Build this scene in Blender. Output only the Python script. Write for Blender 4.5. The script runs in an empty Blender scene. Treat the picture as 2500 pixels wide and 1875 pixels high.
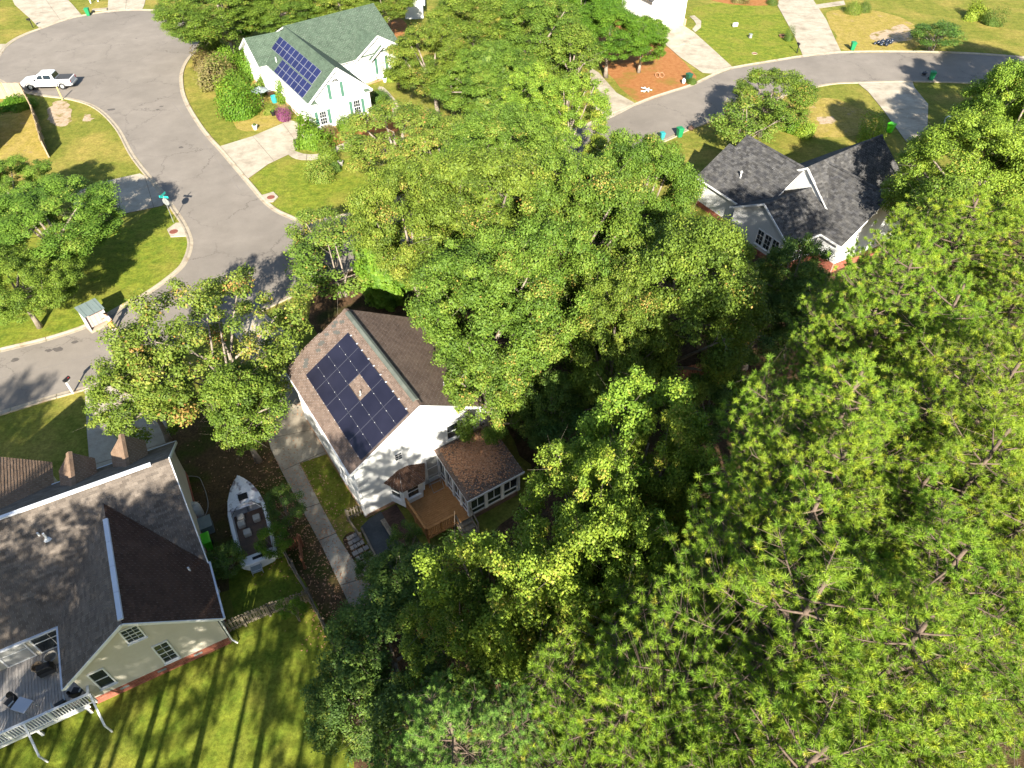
import bpy, math, random
import numpy as np
from mathutils import Vector, Matrix

random.seed(7)
rng = np.random.default_rng(11)
sc = bpy.context.scene
COL = sc.collection

# ---------------------------------------------------------------- camera, sky, sun, exposure
CAM_H, FOC, TILT = 36.0, 1690.0, math.radians(45)
cd = bpy.data.cameras.new('camera')
cam = bpy.data.objects.new('camera', cd)
COL.objects.link(cam)
cam.location = (0, 0, CAM_H)
cam.rotation_euler = (math.radians(90) - TILT, 0, 0)
cd.sensor_width = 36.0
cd.lens = FOC / 2500.0 * 36.0
cd.clip_start = 0.5
cd.clip_end = 3000
sc.camera = cam

SUN_EL, SHADOW_AZ = math.radians(29), math.radians(93)      # shadows fall away from the drone
w = bpy.data.worlds.new('World')
sc.world = w
w.use_nodes = True
nt = w.node_tree
sky = nt.nodes.new('ShaderNodeTexSky')
sky.sky_type = 'NISHITA'
sky.sun_disc = False
sky.sun_elevation = SUN_EL
sky.sun_rotation = math.radians(183)
sky.air_density = 1.0
sky.dust_density = 0.6
bg = nt.nodes['Background']
bg.inputs['Strength'].default_value = 0.066
nt.links.new(sky.outputs[0], bg.inputs[0])
sd = bpy.data.lights.new('sun', 'SUN')
sd.energy = 5.0
sd.angle = math.radians(0.55)
sd.color = (1.0, 0.93, 0.80)
sun = bpy.data.objects.new('sun', sd)
COL.objects.link(sun)
sun.location = (0, -60, 60)
sdir = Vector((math.cos(SHADOW_AZ) * math.cos(SUN_EL), math.sin(SHADOW_AZ) * math.cos(SUN_EL), -math.sin(SUN_EL)))
sun.rotation_euler = sdir.to_track_quat('-Z', 'Y').to_euler()
vs = sc.view_settings
vs.view_transform = 'Standard'
vs.look = 'None'
vs.exposure = 1.66
vs.gamma = 1.0
vs.use_curve_mapping = False
sc.cycles.max_bounces = 6
sc.cycles.diffuse_bounces = 3
sc.cycles.transmission_bounces = 4
sc.cycles.transparent_max_bounces = 8
sc.cycles.use_denoising = True
sc.cycles.caustics_reflective = False
sc.cycles.caustics_refractive = False

S45 = math.sin(TILT)
C45 = math.cos(TILT)


def G(px, py, z=0.0):
    """survey: photograph pixel (2500 x 1875) at a known height -> world point"""
    u = (px - 1250.0) / FOC
    v = (py - 937.5) / FOC
    d = (u, C45 - v * S45, -S45 - v * C45)
    t = (z - CAM_H) / d[2]
    return Vector((t * d[0], t * d[1], z))


# ---------------------------------------------------------------- materials
def mat(name, c1, c2=None, scale=3.0, rough=0.85, bump=0.0, bscale=30.0, island=0.0, spec=0.25, metal=0.0,
        c3=None, s3=0.25, t3=(0.5, 0.62), trans=0.0, tint=None, coat=0.0, wave=None, fine=0.0, fscale=60.0, sand=None, fine2=0.0, fscale2=1.6, crack=None):
    m = bpy.data.materials.new(name)
    m.use_nodes = True
    nt = m.node_tree
    N, L = nt.nodes, nt.links
    b = N['Principled BSDF']
    out = N['Material Output']
    b.inputs['Roughness'].default_value = rough
    b.inputs['Specular IOR Level'].default_value = spec
    b.inputs['Metallic'].default_value = metal
    if coat:
        b.inputs['Coat Weight'].default_value = coat
        b.inputs['Coat Roughness'].default_value = 0.06
    geo = N.new('ShaderNodeNewGeometry')

    def noise(s, d=5.0, r=0.6):
        n = N.new('ShaderNodeTexNoise')
        n.inputs['Scale'].default_value = s
        n.inputs['Detail'].default_value = d
        n.inputs['Roughness'].default_value = r
        L.new(geo.outputs['Position'], n.inputs['Vector'])
        return n

    def ramp(sock, a, bb):
        r = N.new('ShaderNodeMapRange')
        r.inputs['From Min'].default_value = a
        r.inputs['From Max'].default_value = bb
        L.new(sock, r.inputs['Value'])
        return r.outputs['Result']

    def mix(f, a, bb, mode='MIX'):
        x = N.new('ShaderNodeMix')
        x.data_type = 'RGBA'
        x.blend_type = mode
        if hasattr(f, 'default_value'):
            L.new(f, x.inputs['Factor'])
        else:
            x.inputs['Factor'].default_value = f
        for s, k in ((a, 6), (bb, 7)):
            if hasattr(s, 'default_value'):
                L.new(s, x.inputs[k])
            else:
                x.inputs[k].default_value = (*s, 1)
        return x.outputs[2]

    col = None
    if tint:                                                     # foliage: colour by the 'tint' attribute
        at = N.new('ShaderNodeAttribute')
        at.attribute_name = 'tint'
        cr = N.new('ShaderNodeValToRGB')
        el = cr.color_ramp.elements
        el[0].position, el[0].color = tint[0][0], (*tint[0][1], 1)
        el[1].position, el[1].color = tint[-1][0], (*tint[-1][1], 1)
        for p, c in tint[1:-1]:
            e = el.new(p)
            e.color = (*c, 1)
        L.new(at.outputs['Fac'], cr.inputs['Fac'])
        oi = N.new('ShaderNodeObjectInfo')
        hsv = N.new('ShaderNodeHueSaturation')
        L.new(cr.outputs['Color'], hsv.inputs['Color'])
        mr = N.new('ShaderNodeMapRange')
        mr.inputs['To Min'].default_value = 0.485
        mr.inputs['To Max'].default_value = 0.51
        L.new(oi.outputs['Random'], mr.inputs['Value'])
        L.new(mr.outputs['Result'], hsv.inputs['Hue'])
        col = hsv.outputs['Color']
    else:
        col = mix(ramp(noise(scale).outputs['Fac'], 0.32, 0.68), c1, c2 or c1)
        if c3:
            col = mix(ramp(noise(s3, 4.0).outputs['Fac'], *t3), col, c3)
        if sand:
            col = mix(ramp(noise(sand[1], 6.0, 0.7).outputs['Fac'], sand[2], sand[2] + 0.08), col, sand[0])
    if crack:
        vo = N.new('ShaderNodeTexVoronoi')
        vo.feature = 'DISTANCE_TO_EDGE'
        vo.inputs['Scale'].default_value = crack[0]
        va = N.new('ShaderNodeVectorMath')
        va.operation = 'MULTIPLY_ADD'
        va.inputs[1].default_value = (2.2, 2.2, 2.2)
        L.new(noise(0.9, 6.0, 0.7).outputs['Color'], va.inputs[0])
        L.new(geo.outputs['Position'], va.inputs[2])
        L.new(va.outputs[0], vo.inputs['Vector'])
        mr = N.new('ShaderNodeMapRange')
        mr.inputs['From Min'].default_value = 0.0
        mr.inputs['From Max'].default_value = crack[1]
        mr.inputs['To Min'].default_value = crack[2]
        mr.inputs['To Max'].default_value = 0.0
        L.new(vo.outputs['Distance'], mr.inputs['Value'])
        cm = N.new('ShaderNodeMath')
        cm.operation = 'MULTIPLY'
        L.new(mr.outputs['Result'], cm.inputs[0])
        L.new(ramp(noise(0.12, 3.0).outputs['Fac'], 0.42, 0.6), cm.inputs[1])
        col = mix(cm.outputs[0], col, crack[3])
    for fine, fscale in ((fine, fscale), (fine2, fscale2)):
        if not fine:
            continue
        n = noise(fscale, 3.0, 0.7)
        mr = N.new('ShaderNodeMapRange')
        mr.inputs['From Min'].default_value = 0.25
        mr.inputs['From Max'].default_value = 0.75
        mr.inputs['To Min'].default_value = 1 - fine
        mr.inputs['To Max'].default_value = 1 + fine
        L.new(n.outputs['Fac'], mr.inputs['Value'])
        h = N.new('ShaderNodeHueSaturation')
        L.new(col, h.inputs['Color'])
        L.new(mr.outputs['Result'], h.inputs['Value'])
        col = h.outputs['Color']
    if island:
        mr = N.new('ShaderNodeMapRange')
        mr.inputs['To Min'].default_value = 1 - island
        mr.inputs['To Max'].default_value = 1 + island
        L.new(geo.outputs['Random Per Island'], mr.inputs['Value'])
        h = N.new('ShaderNodeHueSaturation')
        L.new(col, h.inputs['Color'])
        L.new(mr.outputs['Result'], h.inputs['Value'])
        col = h.outputs['Color']
    L.new(col, b.inputs['Base Color'])
    if bump:
        bn = N.new('ShaderNodeBump')
        bn.inputs['Strength'].default_value = bump
        bn.inputs['Distance'].default_value = 0.05
        L.new(noise(bscale, 4.0).outputs['Fac'], bn.inputs['Height'])
        L.new(bn.outputs['Normal'], b.inputs['Normal'])
    if trans:
        t = N.new('ShaderNodeBsdfTranslucent')
        L.new(col, t.inputs['Color'])
        ms = N.new('ShaderNodeMixShader')
        ms.inputs['Fac'].default_value = trans
        L.new(b.outputs[0], ms.inputs[1])
        L.new(t.outputs[0], ms.inputs[2])
        L.new(ms.outputs[0], out.inputs['Surface'])
    return m


MT = {}
MT['lawn'] = mat('lawn_grass', (0.120, 0.143, 0.020), (0.205, 0.20, 0.036), 0.9, 0.95, 0.6, 25, c3=(0.30, 0.235, 0.06), s3=0.13, t3=(0.48, 0.68), fine=0.36, fscale=5, fine2=0.28, fscale2=1.7, spec=0.1, sand=((0.24, 0.17, 0.08), 0.5, 0.68))
MT['lawn2'] = mat('lush_lawn_grass', (0.098, 0.145, 0.015), (0.200, 0.222, 0.026), 1.1, 0.95, 0.6, 25, c3=(0.21, 0.20, 0.035), s3=0.22, t3=(0.48, 0.68), fine=0.42, fscale=5, fine2=0.28, fscale2=1.7, spec=0.1)
MT['dry'] = mat('dry_lawn_grass', (0.25, 0.205, 0.04), (0.33, 0.25, 0.075), 0.8, 0.95, 0.5, 25, fine=0.32, fscale=5, fine2=0.28, fscale2=1.7, spec=0.1, sand=((0.32, 0.23, 0.13), 0.6, 0.60))
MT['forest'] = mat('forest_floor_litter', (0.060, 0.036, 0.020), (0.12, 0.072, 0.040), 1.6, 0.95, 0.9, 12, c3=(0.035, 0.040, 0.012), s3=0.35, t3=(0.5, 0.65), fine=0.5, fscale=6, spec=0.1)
MT['dirt'] = mat('dark_brown_dirt', (0.075, 0.050, 0.026), (0.135, 0.090, 0.042), 1.2, 0.95, 0.7, 14, c3=(0.060, 0.070, 0.014), s3=0.3, t3=(0.46, 0.6), fine=0.45, fscale=6, spec=0.1)  # dark brown soil with olive patches
MT['straw'] = mat('pine_straw', (0.27, 0.105, 0.036), (0.36, 0.17, 0.065), 2.0, 0.95, 0.6, 20, c3=(0.20, 0.15, 0.03), s3=0.3, t3=(0.52, 0.7), fine=0.3, fscale=18, spec=0.1)
MT['sand'] = mat('bare_sand', (0.46, 0.36, 0.27), (0.33, 0.24, 0.15), 2.5, 0.95, 0.5, 20, c3=(0.19, 0.15, 0.04), s3=0.9, t3=(0.5, 0.66), fine=0.25, fscale=12, spec=0.1)
MT['asphalt'] = mat('weathered_asphalt', (0.208, 0.182, 0.155), (0.242, 0.213, 0.183), 0.35, 0.9, 0.35, 60, fine=0.13, fscale=30, spec=0.2, c3=(0.185, 0.163, 0.140), s3=0.07, t3=(0.45, 0.7), fine2=0.09, fscale2=0.5, crack=(0.16, 0.012, 0.75, (0.075, 0.066, 0.06)))
MT['concrete'] = mat('driveway_concrete', (0.36, 0.315, 0.245), (0.44, 0.39, 0.31), 0.5, 0.9, 0.25, 40, fine=0.10, fscale=9, spec=0.2, c3=(0.27, 0.225, 0.17), s3=0.45, t3=(0.48, 0.72), fine2=0.14, fscale2=1.1, crack=(0.35, 0.012, 0.6, (0.14, 0.11, 0.08)))
MT['curb'] = mat('curb_concrete', (0.32, 0.27, 0.20), (0.40, 0.345, 0.26), 2.0, 0.9, 0.3, 40, fine=0.15, fscale=15, spec=0.2, c3=(0.24, 0.18, 0.12), s3=0.8, t3=(0.55, 0.7))
MT['joint'] = mat('dark_joint_bed', (0.10, 0.08, 0.06))  # plain dark bed colour that shows in the gaps between slabs
MT['white'] = mat('white_vinyl', (0.70, 0.70, 0.68), (0.74, 0.74, 0.72), 0.6, 0.55, spec=0.4, fine=0.03, fscale=3)
MT['trim'] = mat('white_trim', (0.74, 0.74, 0.73), rough=0.5, spec=0.4, fine=0.03, fscale=5)
MT['cream'] = mat('cream_siding', (0.50, 0.46, 0.37), (0.55, 0.51, 0.42), 0.8, 0.6, spec=0.35, fine=0.04, fscale=4)
MT['gray_siding'] = mat('pale_gray_siding', (0.52, 0.53, 0.52), (0.58, 0.58, 0.57), 0.8, 0.6, spec=0.35)
MT['brick'] = mat('red_brick', (0.26, 0.080, 0.050), (0.34, 0.13, 0.085), 5, 0.9, 0.4, 30, island=0.25)
MT['mortar'] = mat('brick_mortar', (0.42, 0.36, 0.30), rough=0.95)
MT['tanbrick'] = mat('tan_brick_base', (0.50, 0.31, 0.19), (0.44, 0.26, 0.16), 6, 0.9, 0.3, 30, island=0.15)
MT['roofA'] = mat('brown_shingles', (0.150, 0.108, 0.086), (0.190, 0.140, 0.112), 1.2, 0.95, 0.5, 60, island=0.20, spec=0.15, c3=(0.115, 0.085, 0.07), s3=0.5, t3=(0.55, 0.8), fine=0.12, fscale=20)
MT['roofD'] = mat('gray_brown_shingles', (0.128, 0.106, 0.088), (0.172, 0.145, 0.122), 0.9, 0.95, 0.5, 60, island=0.24, spec=0.15, c3=(0.095, 0.078, 0.068), s3=0.4, t3=(0.52, 0.75), fine=0.14, fscale=18)
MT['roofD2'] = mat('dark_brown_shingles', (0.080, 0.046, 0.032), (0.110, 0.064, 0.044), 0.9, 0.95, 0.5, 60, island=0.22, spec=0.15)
MT['dormer'] = mat('tan_dormer_shingles', (0.24, 0.158, 0.105), (0.28, 0.19, 0.13), 2, 0.95, 0.4, 60, island=0.1, spec=0.15)
MT['roofB'] = mat('green_shingles', (0.070, 0.102, 0.072), (0.090, 0.126, 0.090), 0.8, 0.95, 0.4, 60, island=0.16, spec=0.15, fine=0.12, fscale=12)
MT['roofC'] = mat('charcoal_shingles', (0.054, 0.054, 0.058), (0.100, 0.096, 0.090), 2.2, 0.95, 0.4, 60, island=0.38, spec=0.15, fine=0.15, fscale=12)
MT['patch'] = mat('replacement_shingles', (0.085, 0.085, 0.075), (0.11, 0.105, 0.095), 3, 0.95, 0.4, 60, island=0.15)
MT['ridge'] = mat('gray_green_ridge_vent', (0.085, 0.100, 0.085), (0.12, 0.13, 0.11), 2, 0.9, island=0.15)
MT['under'] = mat('dark_underlay', (0.05, 0.042, 0.036), rough=0.95)
MT['cell'] = mat('solar_cells', (0.012, 0.012, 0.024), (0.018, 0.018, 0.034), 0.7, 0.3, spec=0.35, island=0.1)
MT['cellB'] = mat('blue_solar_cells', (0.012, 0.013, 0.060), (0.017, 0.018, 0.080), 0.7, 0.25, spec=0.4)
MT['alu'] = mat('aluminium', (0.42, 0.43, 0.47), rough=0.35, metal=0.6, spec=0.5)
MT['aludark'] = mat('dull_panel_frame', (0.085, 0.088, 0.115), rough=0.4, metal=0.3, spec=0.4)
MT['glass'] = mat('window_glass', (0.018, 0.024, 0.028), (0.035, 0.045, 0.05), 1.5, 0.06, spec=0.8)
MT['glassw'] = mat('curtained_window_glass', (0.30, 0.30, 0.28), (0.4, 0.4, 0.38), 1.5, 0.12, spec=0.8)
MT['green_sh'] = mat('green_shutter_paint', (0.062, 0.150, 0.108), (0.075, 0.17, 0.125), 3, 0.6, spec=0.3)
MT['wood'] = mat('stained_deck_wood', (0.30, 0.145, 0.052), (0.40, 0.205, 0.08), 2.5, 0.85, 0.3, 40, island=0.22, fine=0.15, fscale=10)
MT['woodg'] = mat('weathered_gray_wood', (0.185, 0.155, 0.115), (0.27, 0.225, 0.165), 2.5, 0.9, 0.3, 40, island=0.28, fine=0.2, fscale=10)
MT['woodt'] = mat('tan_fence_wood', (0.33, 0.25, 0.165), (0.40, 0.31, 0.21), 2.5, 0.9, 0.3, 40, island=0.2, fine=0.15, fscale=10)
MT['woodr'] = mat('red_brown_wood', (0.26, 0.105, 0.055), (0.33, 0.15, 0.08), 2.5, 0.9, 0.3, 40, island=0.2)
MT['deckgray'] = mat('painted_gray_deck', (0.33, 0.30, 0.28), (0.40, 0.37, 0.34), 1.5, 0.8, 0.2, 40, island=0.12, fine=0.12, fscale=8)
MT['slab'] = mat('dark_slate_slab', (0.055, 0.062, 0.066), (0.085, 0.092, 0.094), 0.8, 0.9, 0.2, 30, fine=0.15, fscale=8)
MT['brickpatio'] = mat('brown_patio', (0.075, 0.045, 0.034), (0.115, 0.070, 0.050), 2, 0.9, 0.3, 30, fine=0.2, fscale=10, island=0.2)
MT['paver'] = mat('mixed_pavers', (0.24, 0.22, 0.20), (0.34, 0.30, 0.26), 1.2, 0.9, 0.3, 30, island=0.35, fine=0.12, fscale=10)
MT['gutter'] = mat('pale_metal_flashing', (0.58, 0.60, 0.66), (0.64, 0.66, 0.70), 2, 0.5, spec=0.5)
MT['binG'] = mat('green_bin_plastic', (0.012, 0.20, 0.075), (0.016, 0.23, 0.09), 3, 0.5, spec=0.4)
MT['binD'] = mat('dark_green_bin_plastic', (0.014, 0.085, 0.045), rough=0.5, spec=0.4)
MT['binL'] = mat('lime_bin_plastic', (0.085, 0.52, 0.012), (0.10, 0.56, 0.02), 3, 0.45, spec=0.4)
MT['binT'] = mat('teal_bin_plastic', (0.03, 0.30, 0.30), rough=0.5, spec=0.4)
MT['black'] = mat('black_rubber', (0.015, 0.015, 0.016), rough=0.6)
MT['bag'] = mat('black_plastic_bag', (0.012, 0.016, 0.030), (0.02, 0.03, 0.05), 8, 0.25, 0.8, 18, spec=0.6)
MT['paintw'] = mat('white_car_paint', (0.72, 0.72, 0.73), rough=0.3, spec=0.5, coat=0.6)
MT['carglass'] = mat('car_glass', (0.02, 0.03, 0.04), rough=0.05, spec=0.8)
MT['bedcover'] = mat('black_bed_cover', (0.045, 0.045, 0.048), (0.06, 0.06, 0.062), 5, 0.6)
MT['red'] = mat('red_lens', (0.45, 0.02, 0.02), rough=0.3)
MT['lampw'] = mat('clear_lens', (0.6, 0.6, 0.62), rough=0.2)
MT['boat'] = mat('stained_white_gelcoat', (0.74, 0.74, 0.77), (0.78, 0.78, 0.80), 1.0, 0.5, spec=0.4, c3=(0.20, 0.17, 0.20), s3=2.2, t3=(0.50, 0.62), fine=0.12, fscale=8)
MT['boatw'] = mat('white_gelcoat', (0.78, 0.78, 0.79), (0.68, 0.68, 0.68), 2, 0.45, spec=0.4)
MT['boatin'] = mat('boat_sole', (0.10, 0.075, 0.06), (0.20, 0.12, 0.08), 2.5, 0.9)
MT['vinyl'] = mat('cream_vinyl_seat', (0.42, 0.38, 0.32), (0.5, 0.46, 0.4), 4, 0.6)
MT['tealsign'] = mat('street_sign_green', (0.02, 0.42, 0.36), rough=0.4, spec=0.4)
MT['stopred'] = mat('stop_sign_red', (0.45, 0.02, 0.02), rough=0.4)
MT['steel'] = mat('galvanised_steel', (0.40, 0.42, 0.42), rough=0.45, metal=0.5)
MT['yellow'] = mat('faded_yellow_paint', (0.62, 0.47, 0.13), (0.66, 0.52, 0.2), 4, 0.7)
MT['mailw'] = mat('white_post_paint', (0.72, 0.72, 0.72), rough=0.6)
MT['mailb'] = mat('black_mailbox_paint', (0.02, 0.02, 0.022), rough=0.4)
MT['greenmetal'] = mat('gray_green_metal_roof', (0.135, 0.175, 0.172), (0.155, 0.195, 0.19), 2, 0.6, spec=0.35)
MT['taupe'] = mat('taupe_panel', (0.42, 0.33, 0.31), (0.48, 0.38, 0.35), 3, 0.7)
MT['rust'] = mat('rusty_iron', (0.24, 0.085, 0.06), (0.17, 0.06, 0.04), 6, 0.9, 0.3, 60)
MT['clay'] = mat('terracotta', (0.36, 0.19, 0.11), rough=0.9)
MT['cane'] = mat('wicker', (0.36, 0.27, 0.18), (0.25, 0.18, 0.12), 12, 0.9)
MT['tablew'] = mat('pale_blue_table', (0.50, 0.52, 0.58), rough=0.4)
MT['graybox'] = mat('gray_painted_metal', (0.20, 0.23, 0.23), (0.24, 0.27, 0.26), 3, 0.6)
MT['propane'] = mat('dull_white_tank', (0.40, 0.40, 0.38), (0.5, 0.5, 0.48), 3, 0.5)
MT['umb'] = mat('gray_umbrella_cloth', (0.24, 0.28, 0.28), rough=0.9)
MT['skin'] = mat('skin', (0.46, 0.27, 0.18), rough=0.6)
MT['hair'] = mat('dark_hair', (0.02, 0.014, 0.01), rough=0.6)
MT['shirt'] = mat('lavender_shirt', (0.42, 0.38, 0.52), rough=0.9)
MT['pants'] = mat('mustard_trousers', (0.62, 0.41, 0.10), rough=0.9)
MT['bark'] = mat('pale_gray_bark', (0.19, 0.155, 0.122), (0.32, 0.27, 0.22), 3.0, 0.95, 0.6, 20)
MT['barkp'] = mat('pine_bark', (0.10, 0.072, 0.055), (0.17, 0.125, 0.095), 4.0, 0.95, 0.8, 12)
MT['stone'] = mat('grey_stone', (0.26, 0.25, 0.23), (0.36, 0.34, 0.31), 3, 0.9, 0.4, 20, island=0.2)
MT['leafbrown'] = mat('fallen_leaves', (0.42, 0.20, 0.10), (0.52, 0.30, 0.18), 6, 0.95, island=0.35)

OAK = ((0.0, (0.054, 0.100, 0.013)), (0.3, (0.102, 0.173, 0.020)), (0.62, (0.161, 0.245, 0.026)), (0.86, (0.236, 0.301, 0.041)), (0.96, (0.315, 0.313, 0.061)), (1.0, (0.402, 0.230, 0.061)))
YEL = ((0.0, (0.084, 0.149, 0.017)), (0.3, (0.164, 0.259, 0.026)), (0.65, (0.248, 0.348, 0.034)), (0.9, (0.339, 0.390, 0.042)), (1.0, (0.427, 0.356, 0.075)))
BRT = ((0.0, (0.041, 0.100, 0.009)), (0.35, (0.085, 0.187, 0.014)), (0.7, (0.136, 0.256, 0.018)), (1.0, (0.210, 0.306, 0.034)))
GRN = ((0.0, (0.057, 0.121, 0.015)), (0.3, (0.109, 0.199, 0.022)), (0.65, (0.171, 0.282, 0.031)), (0.9, (0.246, 0.343, 0.050)), (1.0, (0.344, 0.361, 0.066)))
DRK = ((0.0, (0.043, 0.094, 0.020)), (0.4, (0.081, 0.154, 0.026)), (0.75, (0.134, 0.216, 0.031)), (1.0, (0.224, 0.270, 0.043)))
AUT = ((0.0, (0.063, 0.116, 0.016)), (0.3, (0.125, 0.200, 0.024)), (0.6, (0.189, 0.266, 0.038)), (0.82, (0.286, 0.295, 0.053)), (1.0, (0.403, 0.222, 0.067)))
PINE = ((0.0, (0.083, 0.159, 0.017)), (0.4, (0.174, 0.298, 0.024)), (0.75, (0.292, 0.400, 0.032)), (0.9, (0.439, 0.458, 0.039)), (1.0, (0.516, 0.504, 0.078)))
PINEB = ((0.0, (0.069, 0.152, 0.032)), (0.4, (0.148, 0.296, 0.048)), (0.8, (0.257, 0.401, 0.068)), (0.93, (0.377, 0.401, 0.061)), (1.0, (0.540, 0.464, 0.075)))
MIX = ((0.0, (0.106, 0.085, 0.043)), (0.4, (0.185, 0.149, 0.057)), (0.75, (0.213, 0.213, 0.050)), (1.0, (0.270, 0.170, 0.085)))
PUR = ((0.0, (0.16, 0.03, 0.10)), (0.5, (0.24, 0.06, 0.16)), (1.0, (0.12, 0.14, 0.03)))
FLW = ((0.0, (0.07, 0.14, 0.02)), (0.55, (0.13, 0.19, 0.03)), (0.75, (0.45, 0.05, 0.08)), (0.9, (0.45, 0.38, 0.40)), (1.0, (0.55, 0.08, 0.10)))
for k, t in dict(oak=OAK, grn=GRN, yel=YEL, brt=BRT, drk=DRK, aut=AUT, mix=MIX, pur=PUR, flw=FLW).items():
    MT['leaf_' + k] = mat('leaf_' + k, (0, 0, 0), rough=0.6, spec=0.3, trans=0.28, tint=t)
MT['pine'] = mat('pine_needles', (0, 0, 0), rough=0.55, spec=0.35, trans=0.2, tint=PINE)
MT['pineb'] = mat('blue_green_pine_needles', (0, 0, 0), rough=0.55, spec=0.35, trans=0.2, tint=PINEB)


# ---------------------------------------------------------------- mesh helpers
def link(name, me, parent=None):
    o = bpy.data.objects.new(name, me)
    COL.objects.link(o)
    if parent is not None:
        o.parent = parent
    return o


def tag(o, label=None, cat=None, group=None, kind=None):
    if label:
        o['label'] = label
    if cat:
        o['category'] = cat
    if group:
        o['group'] = group
    if kind:
        o['kind'] = kind
    return o


def thing(name, label, cat, loc=(0, 0, 0), rz=0.0, group=None):
    o = bpy.data.objects.new(name, None)
    o.empty_display_size = 0.3
    COL.objects.link(o)
    o.location = loc
    o.rotation_euler = (0, 0, rz)
    return tag(o, label, cat, group)


def V3(*a):
    return Vector(a)


class MB:
    def __init__(s):
        s.v, s.f, s.mi = [], [], []
        s.cur = 0

    def add(s, vs, fs):
        k = len(s.v)
        s.v.extend([tuple(p) for p in vs])
        for f in fs:
            s.f.append([i + k for i in f])
            s.mi.append(s.cur)
        return s

    def box(s, c, d, rz=0.0, taper=1.0, tilt=None):
        hx, hy, hz = d[0] / 2, d[1] / 2, d[2] / 2
        R = Matrix.Rotation(rz, 3, 'Z')
        if tilt is not None:
            R = R @ tilt
        vs = []
        for z in (-1, 1):
            t = taper if z > 0 else 1.0
            for x, y in ((-1, -1), (1, -1), (1, 1), (-1, 1)):
                vs.append(Vector(c) + R @ Vector((x * hx * t, y * hy * t, z * hz)))
        return s.add(vs, [(0, 3, 2, 1), (4, 5, 6, 7), (0, 1, 5, 4), (1, 2, 6, 5), (2, 3, 7, 6), (3, 0, 4, 7)])

    def bar(s, a, b, w, h, up=(0, 0, 1)):
        a, b = Vector(a), Vector(b)
        d = (b - a).normalized()
        u = Vector(up)
        if abs(d.dot(u)) > 0.95:
            u = Vector((1, 0, 0))
        r = d.cross(u).normalized()
        n = r.cross(d).normalized()
        vs = []
        for p in (a, b):
            for x, y in ((-1, -1), (1, -1), (1, 1), (-1, 1)):
                vs.append(p + r * (x * w / 2) + n * (y * h / 2))
        return s.add(vs, [(0, 1, 2, 3), (7, 6, 5, 4), (0, 4, 5, 1), (1, 5, 6, 2), (2, 6, 7, 3), (3, 7, 4, 0)])

    def tube(s, pts, rad, n=8, cap=True):
        pts = [Vector(p) for p in pts]
        if not hasattr(rad, '__len__'):
            rad = [rad] * len(pts)
        k = len(s.v)
        for i, p in enumerate(pts):
            d = (pts[min(i + 1, len(pts) - 1)] - pts[max(i - 1, 0)])
            d = d.normalized() if d.length > 1e-9 else Vector((0, 0, 1))
            u = Vector((1, 0, 0)) if abs(d.x) < 0.8 else Vector((0, 1, 0))
            r = d.cross(u).normalized()
            q = d.cross(r)
            for j in range(n):
                a = 2 * math.pi * j / n
                s.v.append(tuple(p + (r * math.cos(a) + q * math.sin(a)) * rad[i]))
        for i in range(len(pts) - 1):
            for j in range(n):
                a, b = k + i * n + j, k + i * n + (j + 1) % n
                s.f.append([a, b, b + n, a + n])
                s.mi.append(s.cur)
        if cap:
            s.f.append([k + j for j in range(n)][::-1])
            s.f.append([k + (len(pts) - 1) * n + j for j in range(n)])
            s.mi += [s.cur, s.cur]
        return s

    def prism(s, poly, z0, z1):
        n = len(poly)
        vs = [(p[0], p[1], z0) for p in poly] + [(p[0], p[1], z1) for p in poly]
        fs = [tuple(range(n))[::-1], tuple(range(n, 2 * n))]
        fs += [(i, (i + 1) % n, n + (i + 1) % n, n + i) for i in range(n)]
        return s.add(vs, fs)

    def slab(s, pts, t):
        """polygon of 3D points thickened downwards along its normal"""
        P = [Vector(p) for p in pts]
        nrm = (P[1] - P[0]).cross(P[2] - P[0]).normalized()
        if nrm.z < 0:
            P = P[::-1]
            nrm = -nrm
        n = len(P)
        vs = P + [p - nrm * t for p in P]
        fs = [tuple(range(n)), tuple(range(n, 2 * n))[::-1]]
        fs += [(i, n + i, n + (i + 1) % n, (i + 1) % n) for i in range(n)]
        return s.add(vs, fs)

    def loft(s, rings, close=True, cap=True):
        k = len(s.v)
        n = len(rings[0])
        for r in rings:
            s.v.extend([tuple(p) for p in r])
        for i in range(len(rings) - 1):
            for j in range(n if close else n - 1):
                a, b = k + i * n + j, k + i * n + (j + 1) % n
                s.f.append([a, b, b + n, a + n])
                s.mi.append(s.cur)
        if cap:
            s.f.append([k + j for j in range(n)][::-1])
            s.f.append([k + (len(rings) - 1) * n + j for j in range(n)])
            s.mi += [s.cur, s.cur]
        return s

    def mesh(s, name, mats, smooth=False):
        me = bpy.data.meshes.new(name)
        me.from_pydata(s.v, [], s.f)
        if not isinstance(mats, (list, tuple)):
            mats = [mats]
        for m in mats:
            me.materials.append(MT[m] if isinstance(m, str) else m)
        if len(mats) > 1:
            me.polygons.foreach_set('material_index', s.mi)
        if smooth:
            me.polygons.foreach_set('use_smooth', [True] * len(s.f))
        me.update()
        return me

    def build(s, name, mats, parent=None, smooth=False, bevel=0.0):
        o = link(name, s.mesh(name, mats, smooth), parent)
        if bevel:
            b = o.modifiers.new('bevel', 'BEVEL')
            b.width = bevel
            b.segments = 2
            b.limit_method = 'ANGLE'
        return o


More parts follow.
